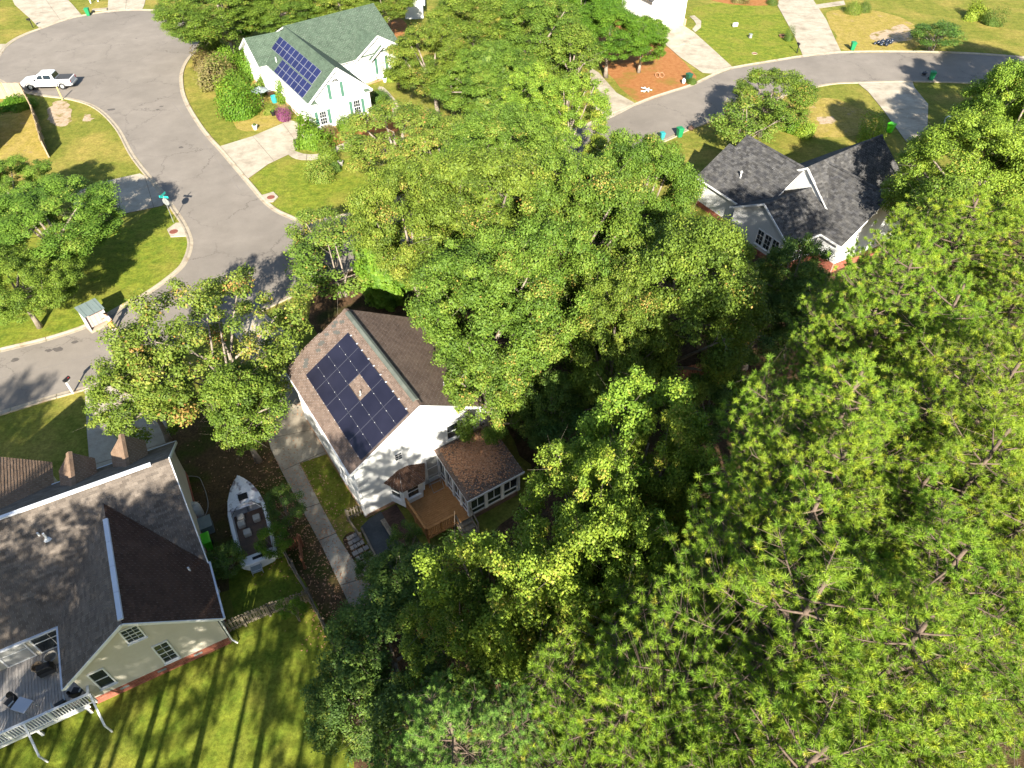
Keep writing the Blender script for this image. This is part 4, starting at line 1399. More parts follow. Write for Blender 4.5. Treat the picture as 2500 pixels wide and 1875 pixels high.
opening(HD, *BW, LBW - 4.6, 1.0, 1.2, 1.75, 1, 2, glass='glass', sill=False)
for (x_, y_) in ((-2.85, 6.9),):
    vp = MB()
    z_ = MZ - abs(y_ - MR) * (MZ - MEZ) / ME_
    vp.tube([(x_, y_, z_ - .1), (x_, y_, z_ + .5)], .055, 10)
    vp.tube([(x_, y_, z_ - .02), (x_, y_, z_ + .1)], [.2, .07], 10)
    vp.build('vent_pipe', 'trim', rD)
    vp = MB()
    vp.tube([(x_ - .28, y_ + .25, z_ + .05), (x_ - .28, y_ + .25, z_ + .42)], .05, 10)
    vp.build('vent_pipe', 'trim', rD)
vp = MB()
vp.tube([(2.83, 3.0, 3.45), (2.83, 3.0, 4.0)], .05, 8)
vp.build('vent_pipe', 'trim', wD)
# dormers on the street side
for xd in (1.2, -1.6):
    dz, de = 5.15, 4.05
    y0, y1 = 13.05, 10.3
    ro = roof(HD, [((xd - .95, y0, de), (xd - .95, y1 + .9, de), (xd, y1, dz), (xd, y0, dz)), ((xd + .95, y1 + .9, de), (xd + .95, y0, de), (xd, y0, dz), (xd, y1, dz))], 'dormer', .12, .28, name='dormer_roof', slab=.1, caps=[((xd, y1, dz), (xd, y0, dz))], capm='dormer')
    wall(HD, (xd + .75, y0 - .25), (xd - .75, y0 - .25), [(0, de), (.5, dz - .12), (1, de)], z0=3.0, m='cream', name='dormer_wall')
    wall(HD, (xd - .75, y0 - .25), (xd - .75, 11.0), [(0, de), (1, de)], z0=3.0, m='cream', name='dormer_wall')
    wall(HD, (xd + .75, 11.0), (xd + .75, y0 - .25), [(0, de), (1, de)], z0=3.0, m='cream', name='dormer_wall')
# garage wing roof at the picture's left edge
roof(HD, [((-9.5, 15.2, 2.9), (-9.5, 10, 2.9), (-6.4, 10, 5.5), (-6.4, 15.2, 5.5)), ((-3.3, 10, 2.9), (-3.3, 15.2, 2.9), (-6.4, 15.2, 5.5), (-6.4, 10, 5.5))], 'dormer', .15, .32, name='garage_roof')
wall(HD, (-3.6, 14.9), (-9.2, 14.9), [(0, 2.9), (.5, 5.3), (1, 2.9)], m='cream')
wall(HD, (-3.6, 13.0), (-3.6, 14.9), [(0, 2.9), (1, 2.9)], m='cream')

# grey painted deck
DD = thing('painted_deck', 'grey painted deck with white balustrade behind the cream house', 'deck', HD.location, yD)
x = -3.42
while x > -10.4:
    b_ = MB()
    b_.box((x - .065, 1.85, .88 + random.uniform(-.003, .003)), (.13, 3.9, .035))
    b_.build('plank', 'deckgray', DD)
    x -= .142
f = MB()
f.box((-6.9, -.12, .76), (7.0, .06, .2))
for x_ in (-3.6, -5.8, -8):
    f.box((x_, -.05, .38), (.12, .12, .76))
f.build('joists', 'trim', DD)
railing(DD, (-10.3, -.14), (-3.05, -.14), .9, .98, 5, 'trim', bal=.125, w_=.04)
f = MB()
f.bar((-3.05, -.14, 1.88), (-3.05, .28, 1.88), .13, .04)
f.build('top_rail', 'trim', DD)
for x_ in (-3.0, -5.85):
    st = MB()
    st.bar((x_, -.14, 1.84), (x_ + .12, -1.45, .75), .09, .06)
    st.bar((x_ + .12, -1.45, .78), (x_ + .17, -1.5, .0), .07, .07)
    st.build('brace', 'trim', DD)

TB = thing('patio_table', 'square pale blue glass table on the grey deck', 'table', DD.matrix_world @ Vector((0, 0, 0)), 0)
bpy.context.view_layer.update()
TB.location = HD.matrix_world @ Vector((-6.0, 1.0, .9))
TB.rotation_euler = (0, 0, yD - .75)
f = MB()
f.box((0, 0, .68), (.78, .62, .03))
f.build('table_top', 'tablew', TB, bevel=.008)
for sx in (-1, 1):
    for sy in (-1, 1):
        f = MB()
        f.tube([(sx * .34, sy * .26, .0), (sx * .32, sy * .24, .67)], .018, 6)
        f.build('leg', 'steel', TB)


def patio_chair(label, loc, rz):
    c = thing('patio_chair', label, 'chair', loc, rz, 'chairs on the grey deck')
    f = MB()
    f.box((0, 0, .42), (.52, .5, .06))
    f.build('seat', 'bedcover', c, bevel=.02)
    f = MB()
    rings = []
    for t in range(9):
        a = math.pi * (t / 8) + math.pi
        rings.append([(.29 * math.cos(a), .27 * math.sin(a) - .02, z) for z in (.45, .92 - .25 * (1 - math.sin(math.pi * t / 8)))] + [(.26 * math.cos(a), .24 * math.sin(a) - .02, z) for z in (.92 - .25 * (1 - math.sin(math.pi * t / 8)), .45)])
    f.loft(rings)
    f.build('backrest', 'black', c)
    for sx in (-1, 1):
        f = MB()
        f.bar((sx * .28, -.05, .68), (sx * .28, .24, .68), .06, .03)
        f.build('arm', 'steel', c)
        for sy in (-1, 1):
            f = MB()
            f.tube([(sx * .23, sy * .22, 0), (sx * .22, sy * .2, .42)], .016, 6)
            f.build('leg', 'steel', c)
    return c


wD_ = lambda x_, y_, z_: HD.matrix_world @ Vector((x_, y_, z_))
patio_chair('black round-backed patio chair beside the pale table', wD_(-6.55, 1.6, .9), yD + 2.2)
patio_chair('dark patio chair in the deck corner behind the railing', wD_(-3.75, .55, .9), yD - .6)
patio_chair('dark patio chair pushed against the middle of the white railing', wD_(-4.45, .25, .9), yD + .2)
for nm, lab, cat, (x_, y_), m_, r0, r1, h in (('wicker_basket', 'round tan basket on the deck by the windows', 'basket', (-5.35, 2.85), 'cane', .22, .26, .5), ('wicker_basket', 'pale square-topped planter tub against the house wall on the deck', 'planter', (-4.7, 3.05), 'vinyl', .24, .3, .55)):
    t_ = thing(nm, lab, cat, wD_(x_, y_, .9), yD)
    f = MB()
    f.loft([[(rr * math.cos(k * math.tau / 14), rr * math.sin(k * math.tau / 14), zz) for k in range(14)] for rr, zz in ((r0, .0), (r1, h), (r1 * .88, h), (r0 * .85, .1))])
    f.build('tub', m_, t_, smooth=False)
    f = MB()
    f.tube([(r1 * .98 * math.cos(k * math.tau / 14), r1 * .98 * math.sin(k * math.tau / 14), h) for k in range(15)], .03, 6)
    f.build('rim', m_, t_)
gr = thing('grill', 'dark covered grill standing between the planters on the deck', 'grill', wD_(-4.95, 2.45, .9), yD)
f = MB()
f.box((0, 0, .72), (.8, .45, .35), taper=.75)
f.build('hood', 'black', gr, bevel=.05)
f = MB()
f.box((0, 0, .4), (.7, .4, .3))
f.build('cabinet', 'bedcover', gr)
for sx in (-1, 1):
    for sy in (-1, 1):
        f = MB()
        f.box((sx * .3, sy * .16, .13), (.05, .05, .26))
        f.build('leg', 'steel', gr)

# ================================================================ white garage house at the top, shed, left-edge house
o_ = G(1668, 61)
HE = thing('house', 'white garage front at the head of the oil stained driveway', 'house', o_, math.atan2((G(1668, 61) - G(1596, 74)).y, (G(1668, 61) - G(1596, 74)).x))
wall(HE, (-6.2, 0), (0, 0), [(0, 4.2), (.5, 6.8), (1, 4.2)], m='white', course=.22)
wall(HE, (0, 0), (0, 9), [(0, 4.2), (1, 4.2)], m='white', course=.22)
wall(HE, (-6.2, 9), (-6.2, 0), [(0, 4.2), (1, 4.2)], m='white', course=.22)
roof(HE, [((-6.6, 9, 4.0), (-6.6, -.4, 4.0), (-3.1, -.4, 7), (-3.1, 9, 7)), ((.4, -.4, 4.0), (.4, 9, 4.0), (-3.1, 9, 7), (-3.1, -.4, 7))], 'roofC', .2, .4)
opening(HE, (-6.2, 0), (0, 0), 2.75, .05, 4.6, 2.25, 4, 4, name='garage_door', glass='trim', sill=False, mid=False)
bs = MB()
bs.box((.05, -.05, .45), (.35, .5, .9))
bs.build('brick_pier', 'tanbrick', HE)

o_ = G(1012, 46)
HF = thing('garden_shed', 'small white shed with pale blue roof half hidden behind trees', 'shed', o_, .1)
wall(HF, (-1.4, 0), (1.4, 0), [(0, 2.2), (.5, 3.2), (1, 2.2)], m='white', course=.2)
wall(HF, (1.4, 0), (1.4, 6), [(0, 2.2), (1, 2.2)], m='white', course=.2)
wall(HF, (-1.4, 6), (-1.4, 0), [(0, 2.2), (1, 2.2)], m='white', course=.2)
roof(HF, [((-1.8, 6, 2.0), (-1.8, -.3, 2.0), (0, -.3, 3.4), (0, 6, 3.4)), ((1.8, -.3, 2.0), (1.8, 6, 2.0), (0, 6, 3.4), (0, -.3, 3.4))], 'gutter', .3, .8, name='roof')
opening(HF, (-1.4, 0), (1.4, 0), 1.4, .05, 1.1, 1.9, 2, 2, name='door', glass='trim', sill=False)

o_ = G(-8, 372)
HG = thing('house', 'grey roofed house at the left edge behind the wooden fence', 'house', o_, .5)
wall(HG, (-9, 0), (0, 0), [(0, 2.9), (1, 2.9)], m='gray_siding')
wall(HG, (0, 0), (0, 7), [(0, 2.9), (.5, 5.2), (1, 2.9)], m='gray_siding')
roof(HG, [((-9, -.4, 2.8), (.35, -.4, 2.8), (.35, 3.5, 5.5), (-9, 3.5, 5.5)), ((.35, 7.4, 2.8), (-9, 7.4, 2.8), (-9, 3.5, 5.5), (.35, 3.5, 5.5))], 'roofC', .2, .4)


# ---------------------------------------------------------------- fences
def fence(name, label, pts, h, m, step=.15, w_=.135, t=.022, gap_every=0, top='flat', rails=(0.25, .8), lean=0.0, post=2.4, side=1, cat='fence'):
    P = [G(*p) if len(p) == 2 else Vector(p) for p in pts]
    root = thing(name, label, cat, P[0])
    o = P[0]
    bm_ = MB()
    hw = w_ / 2
    if top == 'point':
        prof = [(-hw, 0), (hw, 0), (hw, h - .1), (0, h), (-hw, h - .1)]
    else:
        prof = [(-hw, 0), (hw, 0), (hw, h - .03), (hw - .03, h), (-hw + .03, h), (-hw, h - .03)]
    n = len(prof)
    bm_.add([(x, -t / 2, z) for x, z in prof] + [(x, t / 2, z) for x, z in prof], [tuple(range(n)), tuple(range(n, 2 * n))[::-1]] + [(i, n + i, n + (i + 1) % n, (i + 1) % n) for i in range(n)])
    me_ = bm_.mesh('picket', m)
    for i in range(len(P) - 1):
        a, b = P[i], P[i + 1]
        d = b - a
        L_ = d.length
        rz = math.atan2(d.y, d.x)
        nn = max(1, int(L_ / step))
        nrm = Vector((-d.y, d.x, 0)).normalized() * side
        for k in range(nn):
            if random.random() < gap_every:
                continue
            q = a + d * (k + .5) / nn - o
            ob = link('picket', me_, root)
            ob.location = (q.x, q.y, .04 + random.uniform(-.03, .015))
            ob.rotation_euler = (random.uniform(-.03, .03) + lean, random.uniform(-.02, .02), rz)
        for zz in rails:
            r = MB()
            r.bar(a - o + nrm * .035 + Vector((0, 0, zz * h)), b - o + nrm * .035 + Vector((0, 0, zz * h)), .04, .09)
            r.build('rail', m, root)
        np_ = max(1, int(L_ / post))
        for k in range(np_ + 1):
            q = a + d * k / np_ - o + nrm * .09
            pm = MB()
            pm.box((q.x, q.y, h / 2), (.1, .1, h), rz)
            pm.build('post', m, root)
    return root


fence('wooden_fence', 'tall tan wooden privacy fence by the cul-de-sac and the white pickup', [(-40, 243), (64, 240), (92, 295), (106, 340), (118, 385)], 1.9, 'woodt', step=.16, w_=.15)
fence('wooden_fence', 'long weathered fence running from the boat towards the lower trees', [(690, 1345), (720, 1400), (760, 1470), (795, 1540), (832, 1612)], 1.5, 'woodg', step=.17, w_=.14, lean=.05)
fence('picket_fence', 'grey picket fence between the cream house and the dark yard', [(553, 1548), (600, 1525), (660, 1500), (757, 1468)], 1.15, 'woodg', step=.15, w_=.12, top='flat', side=-1)
fence('picket_fence', 'short run of reddish pickets beside the shaded driveway strip', [(694, 1348), (737, 1335), (742, 1390)], 1.25, 'woodr', step=.16, w_=.1, gap_every=.1, top='point')
fence('picket_fence', 'small pointed picket gate at the corner of the white house', [(852, 1272), (893, 1252)], 1.1, 'woodg', step=.16, w_=.085, top='point')
fence('wooden_fence', 'low grey board fence edging the dark patio slab', [(852, 1275), (880, 1318)], .7, 'woodg', step=.15, w_=.13)
fence('wooden_fence', 'brown privacy fence in the shade under the big oaks', [(1640, 948), (1710, 925), (1770, 895), (1830, 860)], 1.8, 'woodr', step=.15, w_=.12)
fence('wooden_fence', 'tan board fence turning uphill below the oak crowns', [(1700, 850), (1755, 890)], 1.8, 'woodt', step=.15, w_=.12)

# gate post bits at the corner of the cream house
gt = thing('garden_gate', 'small weathered gate between the cream house and the picket fence', 'gate', G(548, 1552), math.radians(20))
f = MB()
for k in range(4):
    f.box((-.3 + k * .14, 0, .55), (.1, .03, 1.0))
f.build('boards', 'woodg', gt)
for z_ in (.3, .85):
    f = MB()
    f.box((-.1, .035, z_), (.7, .035, .08))
    f.build('rail', 'woodg', gt)


# ---------------------------------------------------------------- bins, bags, boxes
def bin_(label, px, py, m, rz, tip=0.0, lid=None, s=1.0, group='wheeled bins'):
    t_ = thing('wheeled_bin', label, 'bin', G(px, py), rz, group)
    t_.scale = (s, s, s)

    def ring(z, wx, wy, y0=0, c=.04):
        return [(sx * wx + dx * c, y0 + sy * wy + dy * c, z) for sx, sy, dx, dy in ((-1, -1, 1, 0), (1, -1, -1, 0), (1, -1, 0, 1), (1, 1, 0, -1), (1, 1, -1, 0), (-1, 1, 1, 0), (-1, 1, 0, -1), (-1, -1, 0, 1))]
    f = MB()
    f.loft([ring(.04, .23, .26), ring(.2, .25, .28), ring(.9, .31, .36), ring(.93, .335, .385), ring(1.0, .335, .385)])
    b = f.build('body', m, t_)
    f = MB()
    f.loft([ring(1.0, .345, .40, -.01), ring(1.04, .35, .41, -.01), ring(1.11, .27, .32, 0)])
    f.build('lid', lid or m, t_)
    f = MB()
    f.tube([(-.26, .44, .93), (.26, .44, .93)], .02, 8)
    for sx in (-1, 1):
        f.tube([(sx * .24, .36, .9), (sx * .24, .45, .94)], .02, 6)
    f.build('handle', m, t_)
    for sx in (-1, 1):
        f = MB()
        f.tube([(sx * .27, .27, .12), (sx * .33, .27, .12)], .12, 14)
        f.build('wheel', 'black', t_)
    return t_


bin_('green wheeled bin at the kerb on the far side of the cul-de-sac', 217, 38, 'binG', .2)
bin_('green wheeled bin on the dry lawn beside the black bags', 2080, 122, 'binG', -.1)
bin_('dark green wheeled bin with a white bag beside it at the straw bed', 1680, 200, 'binD', .5)
bin_('green wheeled bin standing at the kerb below the right-hand street', 1658, 334, 'binG', .3)
bin_('small teal recycling bin half hidden by the oak at the kerb', 1616, 340, 'binT', .2, s=.75)
bin_('bright lime bin on the grass beside the shaded driveway', 2170, 323, 'binL', .6)
bin_('green wheeled bin in tree shade at the right-hand kerb', 2272, 195, 'binG', -.3)
bin_('bright lime bin against the cream house wall near the boat', 510, 1338, 'binL', math.radians(28))


def blob(r, sx, sy, sz, seed, m, name, parent, loc=(0, 0, 0), n=10, rough=.16):
    rs = random.Random(seed)
    f = MB()
    rings = []
    for i in range(1, n):
        ph = math.pi * i / n
        rings.append([(loc[0] + r * sx * math.sin(ph) * math.cos(a) * rs.uniform(1 - rough, 1 + rough), loc[1] + r * sy * math.sin(ph) * math.sin(a) * rs.uniform(1 - rough, 1 + rough), loc[2] + r * sz * (1 - math.cos(ph))) for a in [k * math.tau / 12 for k in range(12)]])
    f.loft(rings)
    return f.build(name, m, parent, smooth=True)


for k, (px, py, r) in enumerate([(2143, 108, .3), (2153, 106, .34), (2165, 105, .36), (2150, 112, .3), (2162, 113, .33), (2172, 108, .32), (2177, 103, .3), (2135, 109, .22)]):
    t_ = thing('trash_bag', 'black plastic trash bag in the heap on the kerbside lawn', 'bag', G(px, py), k, 'black bags heaped on the dry lawn')
    blob(r, 1, 1, .8, 100 + k, 'bag', 'sack', t_, n=8)
    f = MB()
    f.tube([(0, 0, r * 1.5), (.03, .02, r * 1.75), (.08, .0, r * 1.9)], [.06, .03, .07], 7)
    f.build('knot', 'bag', t_)
t_ = thing('trash_bag', 'white plastic bag leaning on the dark green bin', 'bag', G(1668, 205))
blob(.32, .8, 1, 1.1, 5, 'mailw', 'sack', t_)
f = MB()
f.tube([(0, 0, .6), (.02, .02, .75)], [.06, .04], 7)
f.build('knot', 'mailw', t_)
t_ = thing('trash_bag', 'small dark red-brown bag at the kerb below the street', 'bag', G(1686, 318))
blob(.34, 1.1, 1, .8, 6, 'brickpatio', 'sack', t_)
f = MB()
f.tube([(0, 0, .5), (.02, .02, .62)], [.06, .04], 7)
f.build('knot', 'brickpatio', t_)
t_ = thing('trash_bag', 'dark sack lying beside the bin in the shaded gutter', 'bag', G(2256, 182))
blob(.3, 1.2, .8, .7, 7, 'bag', 'sack', t_)
f = MB()
f.tube([(.0, .0, .4), (.1, .02, .5)], [.06, .03], 7)
f.build('knot', 'bag', t_)


# ---------------------------------------------------------------- signs, mailboxes, posts
def mailbox(label, px, py, post_m, box_m, rz, h=1.15):
    t_ = thing('mailbox', label, 'mailbox', G(px, py), rz)
    f = MB()
    f.box((0, 0, h / 2), (.1, .1, h))
    f.box((0, .12, h - .12), (.07, .34, .07))
    f.build('post', post_m, t_)
    f = MB()
    pr = [(.1 * math.cos(a), .12 + .09 * math.sin(a)) for a in [math.pi * k / 8 for k in range(9)]]
    prof = [(-.1, 0.0), (.1, 0.0)] + pr
    f.loft([[(x_, y_, h + z_) for x_, z_ in prof] for y_ in (-.12, .40)])
    f.build('box', box_m, t_)
    f = MB()
    f.box((.115, .25, h + .17), (.015, .12, .05))
    f.build('flag', 'red', t_)
    return t_


mailbox('black mailbox on a post at the cul-de-sac driveway corner', 81, 68, 'mailb', 'mailb', 2.4)
mailbox('black mailbox on a post beside the pale straight driveway', 1945, 130, 'mailb', 'mailb', .3)
mailbox('white mailbox post leaning by the road beside the shaded lawn', 179, 961, 'mailw', 'mailb', -.3, h=1.25)

t_ = thing('marker_post', 'faded yellow round post at the cul-de-sac kerb', 'post', G(153, 244))
f = MB()
f.tube([(0, 0, 0), (0, 0, 1.62), (0, 0, 1.68)], [.075, .07, .04], 12)
f.build('pipe', 'yellow', t_)
f = MB()
f.tube([(0, 0, 0), (0, 0, .08)], [.14, .1], 10)
f.build('footing', 'curb', t_)

SG = thing('street_sign', 'stop sign pole topped by crossed green street name blades', 'sign', G(424, 543), math.radians(-18))
f = MB()
f.box((0, 0, 1.45), (.05, .035, 2.9))
f.build('pole', 'steel', SG)
f = MB()
oc = [(.38 * math.cos(math.pi / 8 + k * math.pi / 4), .38 * math.sin(math.pi / 8 + k * math.pi / 4)) for k in range(8)]
f.add([(x_, .03, 2.2 + z_) for x_, z_ in oc] + [(x_, .045, 2.2 + z_) for x_, z_ in oc], [tuple(range(8)), tuple(range(8, 16))[::-1]] + [(i, 8 + i, 8 + (i + 1) % 8, (i + 1) % 8) for i in range(8)])
so = f.build('stop_plate', 'steel', SG)
f = MB()
oc2 = [(x_ * .97, y_ * .97) for x_, y_ in oc]
f.add([(x_, .049, 2.2 + z_) for x_, z_ in oc2], [tuple(range(8))[::-1]])
f.build('red_face', 'stopred', so)
for txt, zz, sz, par, y_ in (('STOP', 2.2, .26, so, .053),):
    cu = bpy.data.curves.new('lettering', 'FONT')
    cu.body = txt
    cu.size = sz
    cu.align_x = cu.align_y = 'CENTER'
    cu.extrude = .001
    cu.materials.append(MT['trim'])
    tmp = bpy.data.objects.new('lettering_curve', cu)
    COL.objects.link(tmp)
    bpy.context.view_layer.update()
    lm = bpy.data.meshes.new_from_object(tmp.evaluated_get(bpy.context.evaluated_depsgraph_get()))
    bpy.data.objects.remove(tmp)
    to_ = link('lettering', lm, par)
    to_.location = (0, y_, zz)
    to_.rotation_euler = (math.radians(90), 0, math.radians(180))
for zz, ang in ((2.72, .15), (2.94, 1.72)):
    f = MB()
    f.box((0, 0, zz), (.92, .012, .2), ang)
    f.build('name_blade', 'tealsign', SG, bevel=.004)

# white lawn sign, box, ornaments on the far lawn
t_ = thing('lawn_sign', 'small white box-shaped sign on the bright green lawn', 'sign', G(1794, 66), .4)
f = MB()
f.box((0, 0, .35), (.75, .35, .5))
f.build('panel', 'mailw', t_, bevel=.02)
for sx in (-.3, .3):
    f = MB()
    f.box((sx, 0, .05), (.05, .05, .12))
    f.build('leg', 'mailw', t_)
t_ = thing('utility_box', 'low grey utility pedestal on the bright green lawn', 'utility box', G(1831, 93), .2)
f = MB()
f.box((0, 0, .28), (.4, .4, .5), taper=.85)
f.build('cabinet', 'stone', t_, bevel=.03)
f = MB()
f.box((0, 0, .55), (.46, .46, .06))
f.build('cap', 'graybox', t_)
t_ = thing('planter', 'round clay planter ring with a small shrub on the lawn edge', 'planter', G(1911, 90))
f = MB()
f.loft([[(r * math.cos(k * math.tau / 16), r * math.sin(k * math.tau / 16), z) for k in range(16)] for r, z in ((.5, 0), (.56, .25), (.46, .25), (.44, .12))])
f.build('tub', 'clay', t_)
f = MB()
f.tube([(0, 0, .1), (0, 0, .2)], .44, 14)
f.build('soil', 'forest', t_)
t_ = thing('lawn_ornament', 'white star-shaped ornament lying on the orange straw', 'ornament', G(1578, 223))
f = MB()
for k in range(4):
    a = k * math.pi / 4 + .2
    f.bar((-.75 * math.cos(a), -.75 * math.sin(a), .1 + .07 * k), (.75 * math.cos(a), .75 * math.sin(a), .12 + .07 * k), .12, .06)
f.build('slats', 'mailw', t_)
t_ = thing('lawn_ornament', 'ring-shaped wire ornament on the orange straw bed', 'ornament', G(1605, 188))
f = MB()
for r, x_ in ((.3, 0), (.3, .55)):
    f.tube([(x_ + r * math.cos(a), r * math.sin(a), .06 + .2 * (1 + math.sin(a))) for a in [k * math.tau / 16 for k in range(17)]], .04, 6)
f.build('rings', 'clay', t_)


def cover(label, px, py, apron):
    a = driveway('storm_drain', apron, top=.11)
    c = G(px, py)
    t_ = thing('manhole_cover', label, 'manhole cover', (c.x, c.y, .108))
    f = MB()
    f.tube([(0, 0, 0), (0, 0, .02)], .33, 20)
    f.build('lid', 'rust', t_)
    f = MB()
    f.tube([(.36 * math.cos(k * math.tau / 20), .36 * math.sin(k * math.tau / 20), .01) for k in range(21)], .025, 6)
    f.build('rim', 'rust', t_)


cover('rusty round cover in the concrete apron by the stop sign', 425, 568, [(408, 562), (430, 546), (441, 545), (457, 578), (417, 580)])
cover('rusty round cover in the apron below the green house lawn', 662, 484, [(640, 478), (668, 470), (680, 482), (668, 494), (650, 496)])
t_ = thing('manhole_cover', 'small rusty cover set in the bright lawn across the street', 'manhole cover', G(1842, 131) + Vector((0, 0, .02)))
f = MB()
f.tube([(0, 0, 0), (0, 0, .03)], .28, 16)
f.build('lid', 'rust', t_)
f = MB()
f.tube([(.36 * math.cos(k * math.tau / 16), .36 * math.sin(k * math.tau / 16), .01) for k in range(17)], .05, 6)
f.build('rim', 'curb', t_)
inl = MB()
c0, c1 = G(226, 27), G(262, 24)
inl.bar(c0 + Vector((0, 0, .12)), c1 + Vector((0, 0, .12)), 1.0, .16)
o = inl.build('storm_inlet', 'curb')
o['kind'] = 'structure'
for px, py, lab in ((222, 8, 'short white marker post directly behind the far green bin'), (240, 4, 'short white marker post nearer the driveway edge beyond the cul-de-sac')):
    t_ = thing('guide_post', lab, 'post', G(px, py), 0, 'white markers behind the cul-de-sac')
    f = MB()
    f.box((0, 0, .4), (.14, .14, .8))
    f.build('shaft', 'mailw', t_)
    f = MB()
    f.box((0, 0, .82), (.18, .18, .06))
    f.build('cap', 'mailw', t_)

# ---------------------------------------------------------------- mailbox shelter
ka, kb = G(225, 806), G(262, 788)
KK = thing('mailbox_shelter', 'parcel and mailbox shelter with grey green roof at the roadside', 'shelter', (ka + kb) / 2, math.atan2((kb - ka).y, (kb - ka).x))
f = MB()
for i in range(7):
    x0 = -1.0 + i * .286
    f.slab([(x0, -.78, 2.05), (x0 + .28, -.78, 2.05), (x0 + .28, .95, 2.35), (x0, .95, 2.35)], .05)
f.build('roof', 'greenmetal', KK)
f = MB()
for x0 in (-.72, .0, .72):
    f.slab([(x0 - .02, -.78, 2.085), (x0 + .02, -.78, 2.085), (x0 + .02, .95, 2.385), (x0 - .02, .95, 2.385)], .03)
f.build('roof_ribs', 'greenmetal', KK)
f = MB()
f.box((0, .1, 1.1), (1.7, .5, 1.5))
f.build('mailbox_bank', 'taupe', KK)
f = MB()
for r in range(5):
    for c in range(4):
        f.box((-.63 + c * .42, -.165, .5 + r * .29), (.38, .03, .25))
f.build('mailbox_doors', 'taupe', KK)
for x_ in (-.9, .9):
    f = MB()
    f.box((x_, .1, 1.05), (.1, .95, 2.1))
    f.build('side_panel', 'gray_siding', KK)
f = MB()
f.box((0, .1, .08), (2.0, 1.2, .16))
f.build('plinth', 'curb', KK)
KK.scale = (.82, .82, .85)

# ---------------------------------------------------------------- person at the shelter
pb = G(279, 806)
PS = thing('person', 'dark haired person in lavender shirt and mustard trousers reaching to the mailboxes', 'person', (pb.x, pb.y, 0.03), math.radians(150))


def skin_body(name, verts, edges, root_i, m, parent, sub=2):
    me_ = bpy.data.meshes.new(name)
    me_.from_pydata([v[:3] for v in verts], edges, [])
    me_.materials.append(MT[m])
    o = link(name, me_, parent)
    sk_ = o.modifiers.new('skin', 'SKIN')
    lay = me_.skin_vertices[0] if me_.skin_vertices else None
    if lay is None:
        bpy.context.view_layer.objects.active = o
        bpy.ops.mesh.customdata_skin_add()
        lay = me_.skin_vertices[0]
    for i, v in enumerate(verts):
        lay.data[i].radius = (v[3], v[4] if len(v) > 4 else v[3])
        lay.data[i].use_root = i == root_i
    sk_.use_smooth_shade = True
    s_ = o.modifiers.new('sub', 'SUBSURF')
    s_.levels = s_.render_levels = sub
    return o


# x right, y forward: pelvis root, legs in a short stride, right arm raised to the boxes, left arm bent
bv = [(0, 0, .93, .15, .11), (0, .0, 1.12, .13, .10), (0, .0, 1.32, .16, .11), (0, .01, 1.46, .075), (0, .03, 1.52, .055), (0, .05, 1.60, .085, .095), (0, .06, 1.69, .085, .10),
      (.10, .02, .88, .095), (.11, .12, .50, .065), (.11, .04, .10, .045), (.12, .16, .045, .04),
      (-.10, .0, .88, .095), (-.11, -.02, .49, .065), (-.11, -.16, .11, .045), (-.12, -.04, .045, .04),
      (.20, .01, 1.41, .065), (.29, .12, 1.20, .048), (.22, .36, 1.25, .036), (.20, .42, 1.26, .03),
      (-.20, .01, 1.41, .065), (-.32, -.06, 1.17, .048), (-.24, .14, 1.06, .036), (-.22, .2, 1.06, .03)]
be_ = [(0, 1), (1, 2), (2, 3), (3, 4), (4, 5), (5, 6), (0, 7), (7, 8), (8, 9), (9, 10), (0, 11), (11, 12), (12, 13), (13, 14), (2, 15), (15, 16), (16, 17), (17, 18), (2, 19), (19, 20), (20, 21), (21, 22)]
skin_body('body', bv, be_, 0, 'skin', PS)
tv = [(0, 0, .90, .175, .135), (0, 0, 1.12, .155, .125), (0, 0, 1.32, .185, .135), (0, .01, 1.44, .10), (.20, .01, 1.41, .082), (.255, .07, 1.29, .068), (-.20, .01, 1.41, .082), (-.265, -.03, 1.28, .068)]
skin_body('shirt', tv, [(0, 1), (1, 2), (2, 3), (2, 4), (4, 5), (2, 6), (6, 7)], 0, 'shirt', PS)
lv_ = [(0, 0, .95, .17, .13), (.10, .02, .85, .115), (.11, .12, .50, .083), (.11, .04, .13, .066), (-.10, .0, .85, .115), (-.11, -.02, .49, .083), (-.11, -.16, .14, .066)]
skin_body('trousers', lv_, [(0, 1), (1, 2), (2, 3), (0, 4), (4, 5), (5, 6)], 0, 'pants', PS)
hv = [(0, .03, 1.62, .105, .105), (0, .02, 1.70, .105, .115), (0, -.04, 1.58, .085), (0, -.06, 1.48, .06)]
skin_body('hair', hv, [(0, 1), (0, 2), (2, 3)], 0, 'hair', PS)
for sx, cx, cy, cz in ((1, .20, .42, 1.26), (-1, -.22, .2, 1.06)):
    for k in range(5):
        off = (k - 1.5) * .019
        ln = (.06, .085, .09, .08, .05)[k]
        vv = [(cx + off * .9, cy + .01, cz, .009), (cx + off, cy + .04, cz - .005, .009), (cx + off * 1.05, cy + .04 + ln * .6, cz - .03, .008)]
        if k == 4:
            vv = [(cx - sx * .02, cy - .02, cz, .01), (cx - sx * .05, cy + .02, cz + .005, .009), (cx - sx * .05, cy + .05, cz - .01, .008)]
        skin_body('finger', vv, [(0, 1), (1, 2)], 0, 'skin', PS, 1)
f = MB()
f.box((0, .155, 1.615), (.022, .03, .045), taper=.6)
for sx in (-1, 1):
    f.box((sx * .036, .143, 1.645), (.022, .012, .012))
    f.box((sx * .097, .04, 1.62), (.018, .035, .055))
f.box((0, .145, 1.57), (.05, .012, .012))
f.build('face', 'skin', PS)
